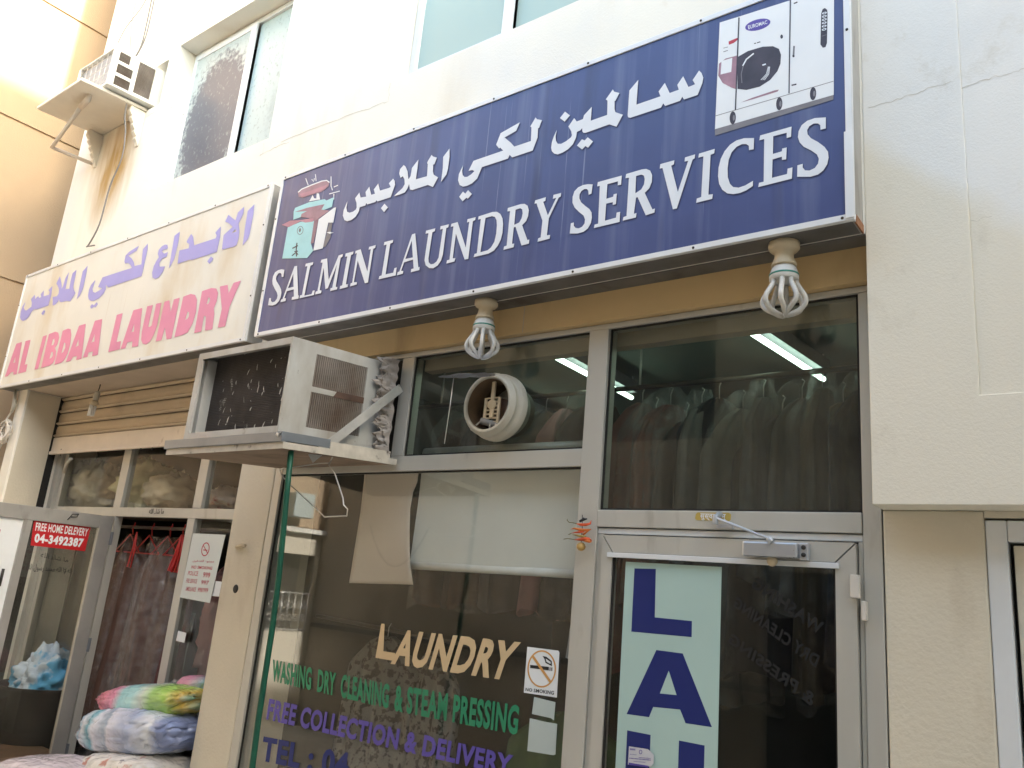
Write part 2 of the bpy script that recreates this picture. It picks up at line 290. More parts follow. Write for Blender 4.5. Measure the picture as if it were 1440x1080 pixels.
class Z:
    """coordinates read in an enlarged crop of the photograph -> a plane"""
    def __init__(s, ox, oy, k, y): s.a = (ox, oy, k, y)
    def __call__(s, p, dy=0.):
        ox, oy, k, y = s.a; return at(ox+p[0]/k, oy+p[1]/k, y+dy)
    def pts(s, L, dy=0.): return [s(p, dy) for p in L]
def stroke(mb, z, pts, wpx, dy):
    """ribbon of width wpx (crop pixels) along pts"""
    n = len(pts); L = []; R = []
    for i in range(n):
        a = Vector(pts[max(i-1, 0)]); b = Vector(pts[min(i+1, n-1)]); t = (b-a).normalized(); q = Vector((-t.y, t.x))*wpx/2
        L.append(Vector(pts[i])+q); R.append(Vector(pts[i])-q)
    return mb.poly(z.pts(L+R[::-1], dy))
def ell(cx, cy, rx, ry, rot=0, n=20):
    c, s = math.cos(rot), math.sin(rot)
    return [(cx+rx*math.cos(t)*c-ry*math.sin(t)*s, cy+rx*math.cos(t)*s+ry*math.sin(t)*c) for t in [2*math.pi*i/n for i in range(n)]]

# ================================================================== SETTING
YW = -.13          # plane of the upper wall; shop fronts stand at y = 0
o = MB().box(-60, 60, -60, 60, -.3, 0).build('ground', M['asphalt']); tag(o, kind='structure')
o = MB().box(-9.9, 14, -1.25, .6, .004, .12).build('pavement', M['ground'], bevel=.01); tag(o, kind='structure')

def wall_stained():
    m = pm('stained_upper_render', (.80, .77, .69), .92, 0, .035, 1.3, .10, 90, [((.62, .53, .40), 1.6, (1, 1, .22), .60, .95), ((.70, .70, .70), .9, (1, 1, .8), .55, .8), ((.58, .50, .38), 8, (1, 1, .5), .66, .95)]); nt = m.node_tree; b = nt.nodes['Principled BSDF']
    src = b.inputs['Base Color'].links[0].from_socket; tc = N(nt, 'ShaderNodeTexCoord'); mp = N(nt, 'ShaderNodeMapping'); mp.vector_type = 'TEXTURE'; mp.inputs['Location'].default_value = (-4.0, -1.13, 5.15); mp.inputs['Scale'].default_value = (.55, 1, .75)
    nt.links.new(tc.outputs['Object'], mp.inputs[0]); gr = N(nt, 'ShaderNodeTexGradient', gradient_type='SPHERICAL'); nt.links.new(mp.outputs[0], gr.inputs[0])
    n = noise_tex(nt, 5, (1.6, 1, .3), 5); mu = N(nt, 'ShaderNodeMath', operation='MULTIPLY'); nt.links.new(n.outputs[0], mu.inputs[0]); nt.links.new(gr.outputs[0], mu.inputs[1])
    c = mixc(nt, ramp(nt, mu.outputs[0], .08, .42), src, (.42, .27, .11)); nt.links.new(c, b.inputs['Base Color']); return m
def bay_paint():
    m = pm('patched_bay_render', (.79, .775, .74), .92, 0, .03, 1.3, .10, 120, [((.66, .65, .63), 1.1, (1, 1, .8), .55, .85)]); nt = m.node_tree; b = nt.nodes['Principled BSDF']
    src = b.inputs['Base Color'].links[0].from_socket; tc = N(nt, 'ShaderNodeTexCoord'); sp = N(nt, 'ShaderNodeSeparateXYZ'); nt.links.new(tc.outputs['Object'], sp.inputs[0])
    n = noise_tex(nt, 2.2, (1, 1, 1), 5); ma = N(nt, 'ShaderNodeMath', operation='MULTIPLY_ADD'); ma.inputs[1].default_value = .28; nt.links.new(n.outputs[0], ma.inputs[0]); nt.links.new(sp.outputs[2], ma.inputs[2])
    xm = N(nt, 'ShaderNodeMath', operation='MULTIPLY_ADD'); xm.inputs[1].default_value = .9; nt.links.new(sp.outputs[0], xm.inputs[0]); nt.links.new(ma.outputs[0], xm.inputs[2])
    f = ramp(nt, xm.outputs[0], 3.62+.9*2.45, 3.50+.9*2.45); c = mixc(nt, f, src, (.76, .705, .595)); n2 = noise_tex(nt, 5, (1, 1, .7), 7, rough=.7); c = mixc(nt, ramp(nt, n2.outputs[0], .56, .9), c, (.56, .50, .40)); nt.links.new(c, b.inputs['Base Color']); return m
BAYM = bay_paint()
# ------------------------------------------------------------------ main building
B = thing('shop_building', 'white rendered building with laundry shops below and recessed upstairs windows', 'building', (-3, 1, 0))
W1 = (-6.254, -4.64, 4.76, 6.15); W2 = (-3.40, -1.3, 4.783, 6.15); WA = (-7.17, -6.40, 5.62, 6.07)
XL, XR = -7.83, 4.0
mb = MB(); grid_wall(mb, XL, -.69, 3.182, 12, YW, .25, [W1, W2, WA]); mb.build('upper_wall', wall_stained(), B)
pz = at(1378, 555, YW).z; pxr = at(1378, 555, YW).x
mb = MB(); grid_wall(mb, -.69+.0005, XR, 2.195, 12, YW, .25, [(pxr, 2.9, pz, 11)]); o = mb.build('bay_wall', BAYM, B, .003)
bx('bay_panel', BAYM, B, pxr+.001, 2.899, YW+.007, .2, pz+.001, 10.99, bevel=0)
# worn lower corner of the bay, skirting column and pilasters
bx('column', M['cream'], B, -.688, -.384, .0, .3, 0, 2.194, bevel=.006)
bx('pilaster', M['cream'], B, -4.475, -4.122, -.002, .35, .12, 3.18, bevel=.006)
mb = MB().box(XL, -7.66, YW+.001, .35, 0, 3.181); mb.build('pilaster', M['wall'], B, .008)
bx('reveal', M['cream'], B, -7.6595, -7.655, YW+.02, .2, 0, 3.16, bevel=0)
bx('soffit', M['soffit'], B, -7.655, -4.13, YW+.0, .60, 3.168, 3.181, bevel=0)
bx('soffit', M['galv'], B, -4.12, -.692, YW+.0, -.036, 3.176, 3.181, bevel=0)
bx('fascia_board', M['beige'], B, -4.12, -.692, -.035, .05, 3.036, 3.18, bevel=.002)
bx('fascia_seam', M['brown'], B, -2.3, -2.297, -.0365, -.03, 3.04, 3.175, bevel=0)
bx('parapet', M['wall'], B, XL-.05, XR, YW-.06, .3, 12.0, 12.2, bevel=.01)
mb = MB().box(XL, XR, 4.9, 5.0, 0, 12).box(XL, XL+.1, .36, 4.89, 0, 12).box(XR-.1, XR, .36, 4.89, 0, 12).box(XL, XR, -.1, 4.99, 11.8, 11.98); mb.build('outer_wall', M['wall'], B)
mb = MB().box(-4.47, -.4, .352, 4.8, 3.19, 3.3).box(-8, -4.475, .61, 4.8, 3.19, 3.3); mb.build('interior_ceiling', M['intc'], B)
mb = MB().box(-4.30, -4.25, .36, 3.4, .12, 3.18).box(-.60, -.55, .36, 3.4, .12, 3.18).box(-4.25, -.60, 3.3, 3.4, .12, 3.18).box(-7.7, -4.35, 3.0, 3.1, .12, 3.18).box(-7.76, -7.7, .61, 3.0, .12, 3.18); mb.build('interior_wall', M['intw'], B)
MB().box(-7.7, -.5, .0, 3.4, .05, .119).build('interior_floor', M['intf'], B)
MB().box(XL+.11, XR-.11, 1.2, 1.25, 3.4, 11.7).build('room_partition', M['intw'], B)
MB().box(-.383, XR, .0, .25, 2.112+.06, 2.194).build('door_lintel', M['cream'], B)

def crack(pts, y, wd=.004):
    P3 = [at(*p, y) for p in pts]; Q = []
    for a, b in zip(P3[:-1], P3[1:]):
        for k in range(6): Q.append(a.lerp(b, k/6)+Vector((random.uniform(-1, 1), 0, random.uniform(-1, 1)))*.006)
    Q.append(P3[-1]); L = []; R = []
    for i, p in enumerate(Q):
        t = (Q[min(i+1, len(Q)-1)]-Q[max(i-1, 0)]).normalized(); q = Vector((-t.z, 0, t.x))*wd*.5*random.uniform(.3, 1); L.append(p+q); R.append(p-q)
    g = MB()
    for i in range(len(Q)-1): g.add([L[i], L[i+1], R[i+1], R[i]], [(0, 1, 2, 3)])
    return g.build('hairline_crack', CRK, B)
CRK = pm('crack_line', (.56, .51, .43), .95, 0, .1)
for L_ in ([(1222, 150), (1262, 140), (1300, 126), (1338, 114)], [(1346, 128), (1385, 112), (1412, 104), (1440, 96)], [(1362, 312), (1395, 304)]): crack(L_, YW-.0012 if L_[0][0] < 1340 else YW+.0055, .003)
for L_ in ([(372, 200), (370, 215), (365, 219), (385, 208), (406, 200)], [(548, 118), (546, 142), (520, 152), (455, 175), (395, 200)], [(236, 150), (248, 153), (262, 164)], [(228, 150), (205, 165)]): crack(L_, YW-.0012, .005)
# upstairs windows
def window_unit(x0, x1, z0, z1, ym, yfr, mats):
    f = MB(); y0, y1 = yfr, yfr+.05; b = .05
    f.box(x0, x1, y0, y1, z0, z0+b).box(x0, x1, y0, y1, z1-b, z1).box(x0, x0+b, y0, y1, z0+b, z1-b).box(x1-b, x1, y0, y1, z0+b, z1-b)
    fr = f.build('window', ALUW, B, .003); LOC[fr.name] = LOC[B.name]
    s1 = MB().box(ym-.02, ym+.05, y0-.022, y0-.002, z0+b, z1-b).box(x0+b+.001, ym-.02, y0-.02, y0-.002, z0+b, z0+b+.045).box(x0+b+.001, ym-.02, y0-.02, y0-.002, z1-b-.05, z1-b).box(x0+b+.001, x0+b+.04, y0-.02, y0-.002, z0+b+.045, z1-b-.05).build('sash', ALUW, fr, .003)
    MB().box(x0+b+.04, ym-.02, y0-.014, y0-.008, z0+b+.045, z1-b-.05).build('pane', mats[0], fr)
    MB().box(ym+.05, x1-b, y0+.02, y0+.026, z0+b, z1-b).build('pane', mats[1], fr)
    return fr
fd = frosted('peeling_frosted_glass', (.44, .50, .50), (.12, .13, .165), .62, .74, ((-2.72, -1.0, 5.32), (.72, .72, 1.05)))
fl = frosted('spotted_frosted_glass', (.45, .54, .54), (.30, .37, .38), .9, 1.2, ((-1.8, -1, 5.2), (.6, .6, .9)))
ft = frosted('pale_teal_glass', (.36, .46, .43), (.22, .28, .26), 1.2, 1.4, ((3.0, -1, 5.2), (.2, .2, .2)), False)
window_unit(-6.25, -4.645, 4.765, 6.145, -5.36, .02, (fd, fl))
window_unit(-3.395, -1.305, 4.788, 6.145, -2.62, -.02, (ft, ft))
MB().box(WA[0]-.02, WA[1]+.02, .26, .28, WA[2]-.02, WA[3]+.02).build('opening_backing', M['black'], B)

# ------------------------------------------------------------------ orange building closing the lane
O_ = thing('orange_building', 'orange plastered building with grooved joints closing the left end of the lane', 'building', (-10.5, -1, 0))
XO = -8.5
gz = [atx(0, 159, XO).z, atx(60, 0, XO).z, atx(0, 390, XO).z]
zs = [2.39]+sorted([z for z in gz])+[13.0]
mb = MB()
for a, b in zip(zs[:-1], zs[1:]): mb.box(-12.5, XO, -4.035, 4, a+.012, b-.012)
mb.box(-12.5, XO-.018, -4.03, 3.99, 2.36, 13.0); mb.build('rendered_wall', M['orange'], O_, .004)
gw = [(-4.72, -4.42, 1.05, 1.62)]
mb = MB().box(-12.5, XO-.01, -4.035, -3.96, 0, 2.32).box(-12.5, XO-.01, -3.3, 4, 0, 2.32).box(-12.5, XO-.01, -3.96, -3.3, 0, 1.12).box(-12.5, XO-.01, -3.96, -3.3, 2.06, 2.32); mb.build('ground_floor_wall', M['cream'], O_)
bx('dark_opening', M['black'], O_, XO-.5, XO-.3, -3.959, -3.301, 1.121, 2.059, bevel=0)
bx('string_course', M['wall'], O_, XO-.05, XO+.09, -4.035, 2.6, 2.325, 2.385, bevel=.004)
g = MB()
for i in range(7):
    y = -3.93+i*.1; g.tube([(XO+.01, y, 1.12), (XO+.01, y, 1.6)], .007, 6)
for zc in (1.14, 1.58): g.tube([(XO+.01, -3.96, zc), (XO+.01, -3.3, zc)], .008, 6)
for i in range(6):
    y = -3.88+i*.1
    for zc, sg in ((1.27, 1), (1.45, -1)): g.tube([(XO+.01, y+.04*math.cos(t*.6)*(1-t/14), zc+sg*.065*math.sin(t*.6)*(1-t/14)) for t in range(12)], .005, 5)
g.build('window_grille', M['wire'], O_)
a2 = bx('wall_cooler', M['greyp'], O_, XO, XO+.25, -3.62, -3.32, 2.5, 2.8, bevel=.01)
# ------------------------------------------------------------------ opposite row (seen in the glass)
P = thing('opposite_building', 'brown rendered building across the lane reflected in the shop glass', 'building', (0, -5, 0))
YO = -4.035; ops = [(x, x+1.2, z, z+1.3) for z in (3.4,) for x in (-7.2, -4.3, -1.4, 2.0, 5.4)]+[(x, x+1.0, 0, 2.2) for x in (-2.6, 4.2)]
gm = MB(); grid_wall(gm, XO-.4, 14, 0, 6.0, YO, YO-.25, ops); gm.build('wall', M['brown'], P)
for (x0, x1, z0, z1) in ops: bx('window', M['plum'], P, x0, x1, YO-.16, YO-.12, z0, z1, bevel=0)
bx('ledge', M['galv'], P, XO+.1, 14, YO+.001, YO+.08, 1.19, 1.24, bevel=.003); bx('roof_edge', M['brown'], P, XO+.05, 14.05, YO-4, YO+.1, 6.0, 6.15, bevel=.01)
MB().tube([(-7.6+.1*i, YO+.03, 2.0+.48*((i-5)/5)**2) for i in range(11)], .011, 6).build('drooping_cable', M['black'], P)
# unseen blocks added to keep sun off the lane and set its shadow edge
T = thing('sun_blocker_tall', 'unseen tall block added at the open right end to shade the lane', 'building', (17, 1, 0))
gm = MB(); H = 6.30+(14.3-XO)*math.tan(EL); MB().box(14.3, 22, -2.6, 8, 0, H).build('wall', M['lane'], T)
for zi in range(6):
    for yi in range(4): bx('window', M['plum'], T, 14.26, 14.31, -1.9+yi*2.4, -.7+yi*2.4, 2+zi*3.2, 3.6+zi*3.2, bevel=0)
T2 = thing('sun_blocker_low', 'unseen lower block added beside the tall one to shade the lane floor', 'building', (17, -6, 0))
H2 = .5+(14.5-XO)*math.tan(EL); MB().box(14.5, 21, -9, -2.65, 0, H2).build('wall', M['lane'], T2)
for zi in range(4): bx('window', M['plum'], T2, 14.46, 14.51, -5.6, -4.4, 2+zi*3.2, 3.6+zi*3.2, bevel=0)

# ================================================================== SHOP FRONT (blue sign)
S = thing('laundry_storefront', 'aluminium laundry storefront with lettered window, transom lights and glass door', 'storefront', (-2.4, 0, .12))
zt = 3.008
def fr(name, *b, m=ALU, bevel=.003): return bx(name, m, S, *b, bevel=bevel)
fr('head_rail', -4.05, -.693, .0, .08, zt, 3.034)
fr('window_stile', -4.118, -4.051, .0, .08, .12, 3.034)
fr('window_stile', -3.145, -3.056, .003, .08, 2.458, zt-.001)
fr('middle_rail', -4.05, -1.932, .002, .08, 2.376, 2.457)
fr('sill_rail', -4.05, -1.932, .002, .08, .12, .42)
fr('mullion', -1.931, -1.829, -.004, .08, .12, zt-.001)
fr('transom_rail', -1.828, -.756, -.006, .08, 2.112, 2.184)
fr('door_jamb', -.754, -.692, .0, .08, .12, zt-.001)
fr('door_frame_head', -1.828, -.756, .006, .06, 2.084, 2.108, m=ALUW)
fr('door_frame_side', -1.828, -1.797, .006, .06, .12, 2.083)
fr('door_frame_side', -.772, -.7555, .008, .06, .12, 2.083)
for (x0, x1, z0, z1) in ((-3.054, -1.933, 2.459, zt), (-1.827, -.757, 2.186, zt)): MB().box(x0, x1, .024, .030, z0, z1).build('transom_pane', GL_TOP, S)
wp = MB().box(-4.05, -1.933, .024, .030, .42, 2.375).build('window_pane', GL_LOW, S)
g = MB()
for (x0, x1, z0, z1) in ((-3.054, -1.933, 2.459, zt), (-1.827, -.757, 2.186, zt), (-4.05, -1.933, .42, 2.375)):
    t = .007; g.box(x0, x1, .014, .023, z0, z0+t).box(x0, x1, .014, .023, z1-t, z1).box(x0, x0+t, .014, .023, z0+t, z1-t).box(x1-t, x1, .014, .023, z0+t, z1-t)
g.build('glazing_seal', DARKGAP, S)
# door leaf
x0, x1, xa, xb, z0, z1, zr = -1.793, -.775, -1.742, -.845, .14, 2.078, 2.008
lm = MB()
for q in ([(x0, z0), (xa, z0+.2), (xa, zr), (x0, z1)], [(x0+.001, z1), (x1-.001, z1), (xb-.001, zr), (xa+.001, zr)], [(x1, z0), (x1, z1), (xb, zr), (xb, z0+.2)], [(x0+.001, z0), (xa+.001, z0+.2), (xb-.001, z0+.2), (x1-.001, z0)]):
    c = Vector((sum(p[0] for p in q)/4, 0, sum(p[1] for p in q)/4)); lm.poly([Vector((p[0], -.012, p[1])).lerp(Vector((c.x, -.012, c.z)), .004) for p in q], thick=.045)
DL = lm.build('door', ALU, S); LOC[DL.name] = LOC[S.name]
bx('weather_bar', ALUW, DL, xa-.02, xb+.015, -.022, -.0125, 1.986, 2.006)
MB().box(xa+.001, xb-.001, .006, .012, z0+.2, zr-.001).build('door_glass', GL_DOOR, DL)
g = MB().box(xa, xa+.008, -.004, .005, z0+.2, zr).box(xb-.008, xb, -.004, .005, z0+.2, zr).box(xa+.008, xb-.008, -.004, .005, zr-.008, zr); g.build('glazing_seal', DARKGAP, DL)
MB().box(-1.683, -1.268, .0005, .004, z0+.21, 1.972).build('frosted_strip', M['frost'], DL)
zd = Z(760, 680, 2.7, -.0)
g = MB()
g.poly(zd.pts([(357, 322), (438, 324), (434, 508), (575, 522), (574, 583), (345, 562)]), thick=.004)
g.poly(zd.pts([(440, 632), (540, 645), (651, 925), (551, 910), (530, 858), (428, 848), (412, 887), (327, 875)]), [zd.pts([(487, 710), (517, 803), (453, 797)])], thick=.004)
lu = [at(882, 1027, 0), at(915, 1031, 0), at(955, 1036, 0), at(991, 1041, 0)]
xa_, xb_, xc_, xd_ = [p.x for p in lu]; zu = lu[0].z
up_ = [(xa_, zu), (xb_, zu), (xb_, zu-.17), (xb_+.02, zu-.2), (xc_-.02, zu-.2), (xc_, zu-.17), (xc_, zu), (xd_, zu), (xd_, zu-.2), (xd_-.08, zu-.27), (xa_+.08, zu-.27), (xa_, zu-.2)]
g.poly([(a, 0, b) for a, b in up_], thick=.004)
g.build('blue_lettering', M['blue'], DL)
g = MB(); zq = Z(760, 680, 2.7, .0045)
for s, tl, bl, tr_, br in (('WASHING', (1078, 530), (1062, 578), (818, 352), (800, 392)), ('DRY CLEANING', (1062, 655), (1045, 700), (745, 428), (732, 468)), ('& PRESSING', (1045, 800), (1030, 848), (726, 566), (712, 602))):
    text(MB(), s, zq(tl), zq(tr_), zq(br), zq(bl), .03).build('mirrored_lettering', M['dimtxt'], DL)
# closer
cl = MB(); A = at(1045, 768, -.06); C_ = at(1122, 772, -.06)
cl.box(A.x, C_.x, -.072, -.023, A.z-.035, A.z+.018).build('door_closer', M['silver'], DL, .006)
bx('closer_end_plate', M['silver'], DL, C_.x+.001, C_.x+.032, -.05, -.0225, A.z-.04, A.z+.02, bevel=.003)
g = MB()
for dz in (-.022, .004): g.lathe((C_.x+.017, -.051, A.z+dz), [(.0, -.004), (.008, -.004), (.008, .002)], 'Y', 12)
g.build('closer_screw', M['screw'], DL)
p0 = at(1006, 728, -.05); p1 = at(1080, 757, -.075); p2 = at(1088, 764, -.06)
ar = MB().tube([p0, p1], [.006, .005], 8).tube([p1, Vector((p1.x+.015, p1.y, A.z+.016))], .012, 8).tube([Vector((p0.x, -.006, p0.z+.02)), p0, p0-Vector((0, 0, .025))], .012, 10)
ar.box(p0.x-.005, p0.x+.06, -.03, -.0075, p0.z-.038, p0.z-.022); ar.build('closer_arm', M['silver'], DL, .001)
MB().lathe(at(1086, 789, -.035), [(0, -.012), (.016, -.012), (.02, 0), (.016, .012), (0, .012)], 'Y', 16).build('closer_knob', M['bake'], DL)
a = at(1196, 808, -.02); b = at(1213, 842, -.02); bx('alarm_sensor', M['sensor'], DL, a.x, b.x-.006, -.034, -.0125, b.z, a.z, bevel=.003)
a = at(1209, 845, -.02); b = at(1216, 873, -.02); fr('alarm_magnet', a.x+.006, b.x+.008, -.03, -.001, b.z, a.z, m=M['sensor'])
# window lettering
def line(name, s, TL, TR, BR, BL, m, bold=.04, y=.022):
    q = [at(*p, y) for p in (TL, TR, BR, BL)]; return text(MB(), s, *q, bold).build(name, m, wp)
line('tan_lettering', 'L', (536, 877), (550, 878), (557, 930), (528, 925), M['gold'])
line('tan_lettering', 'AUNDRY', (562, 885), (733, 903), (714, 958), (549, 934), M['gold'])
line('green_lettering', 'WASHING  DRY  CLEANING', (384, 927), (548, 962), (546, 997), (382, 958), M['grn'])
line('green_lettering', '& STEAM PRESSING', (556, 962), (731, 992), (727, 1034), (554, 1000), M['grn'])
line('violet_lettering', 'FREE COLLECTION & DELIVERY', (379, 982), (722, 1062), (718, 1092), (374, 1012), M['vio'])
line('blue_lettering', 'TEL : 04', (371, 1035), (492, 1059), (488, 1096), (366, 1070), M['blue'])
# dark transom soffit behind glass, seen at the top of the lights
bx('inner_lintel', M['soffit'], S, -3.05, -.76, .085, .15, 2.945, 3.17, bevel=0)

# right hand neighbour door
R_ = thing('neighbour_door', 'grey framed door at the right edge beside the cream column', 'door', (.1, 0, 0))
a = at(1385, 760, 0); xdr = a.x
bx('frame', ALUW, R_, xdr+.002, xdr+.062, .004, .1, .12, 2.165, bevel=.004); bx('frame', ALUW, R_, xdr+.063, 1.0, .004, .1, 2.098, 2.165, bevel=.004); bx('frame', ALUW, R_, .94, 1.0, .004, .1, .12, 2.097, bevel=.004)
bx('leaf', M['cream'], R_, xdr+.075, .932, .02, .06, .14, 2.088, bevel=.004); bx('seal', DARKGAP, R_, xdr+.0625, .9395, .07, .09, .13, 2.0975, bevel=0)
bx('raised_panel', M['cream'], R_, xdr+.17, .84, .012, .0195, .4, 1.98, bevel=.004)
MB().tube([(.86, .02, 1.05), (.86, -.04, 1.05), (.76, -.04, 1.05)], .011, 8).build('handle', M['silver'], R_)
MB().box(.94+.061, XR-.01, .02, .2, .12, 2.17).build('side_wall', M['cream'], B)

# ================================================================== SIGNS
YS = -.26
def sign_box(t, x0, x1, z0, z1, yb, face, lip, lipm, sidem, underm):
    p = .012
    g = MB()
    g.box(x0, x1, YS, YS+.02, z0, z0+lip).box(x0, x1, YS, YS+.02, z1-lip, z1).box(x0, x0+lip, YS, YS+.02, z0+lip, z1-lip).box(x1-lip, x1, YS, YS+.02, z0+lip, z1-lip)
    g.build('frame', lipm, t, .002)
    MB().box(x0+lip, x1-lip, YS+.006, YS+.018, z0+lip, z1-lip).build('face', face, t)
    g = MB().box(x0+.002, x0+.012, YS+.021, yb, z0+.002, z1-.002).box(x1-.012, x1-.002, YS+.021, yb, z0+.002, z1-.002).box(x0+.012, x1-.012, YS+.021, yb, z1-.014, z1-.002); g.build('side_panel', sidem, t, .001)
    MB().box(x0+.012, x1-.012, YS+.021, yb, z0+.002, z0+.012).build('underside', underm, t)
    g = MB()
    n = int((x1-x0)/.55)
    for i in range(n+1):
        xx = x0+.04+(x1-x0-.08)*i/n
        for zz in (z0+lip/2, z1-lip/2): g.lathe((xx, YS, zz), [(0, -.003), (.005, -.003), (.006, .001)], 'Y', 8)
    for zz in (z0+.3, z1-.3):
        for xx in (x0+lip/2, x1-lip/2): g.lathe((xx, YS, zz), [(0, -.003), (.005, -.003), (.006, .001)], 'Y', 8)
    g.build('screws', M['screw'], t)
G1 = thing('shop_sign', 'navy blue sign box with white lettering and laundry machine pictures above the shop door', 'shop sign', (-2.4, YS, 3.18))
sign_box(G1, -4.195, -.695, 3.183, 4.27, YW, M['navy'], .024, ALUW, ALUD, M['galv'])
a = at(1187, 186, YS); b = at(1197, 304, YS); bx('corner_strip', ALUW, G1, a.x, -.694, YS-.004, YS-.0003, 3.19, a.z, bevel=.001)
bx('rust_patch', M['rust'], G1, -.7, -.6945, YS+.03, YW-.002, 3.181, 3.215, bevel=0)
yf = YS+.004
def glyphs(parent, name, mat, groups, y, dy=0.):
    g = MB()
    for (ox, oy, k, polys) in groups:
        z = Z(ox, oy, k, y)
        for p in polys:
            holes = [] if not isinstance(p, tuple) else p[1]; out = p if not isinstance(p, tuple) else p[0]
            g.poly(z.pts(out, dy), [z.pts(h, dy) for h in holes])
    return g.build(name, mat, parent, fix=False)
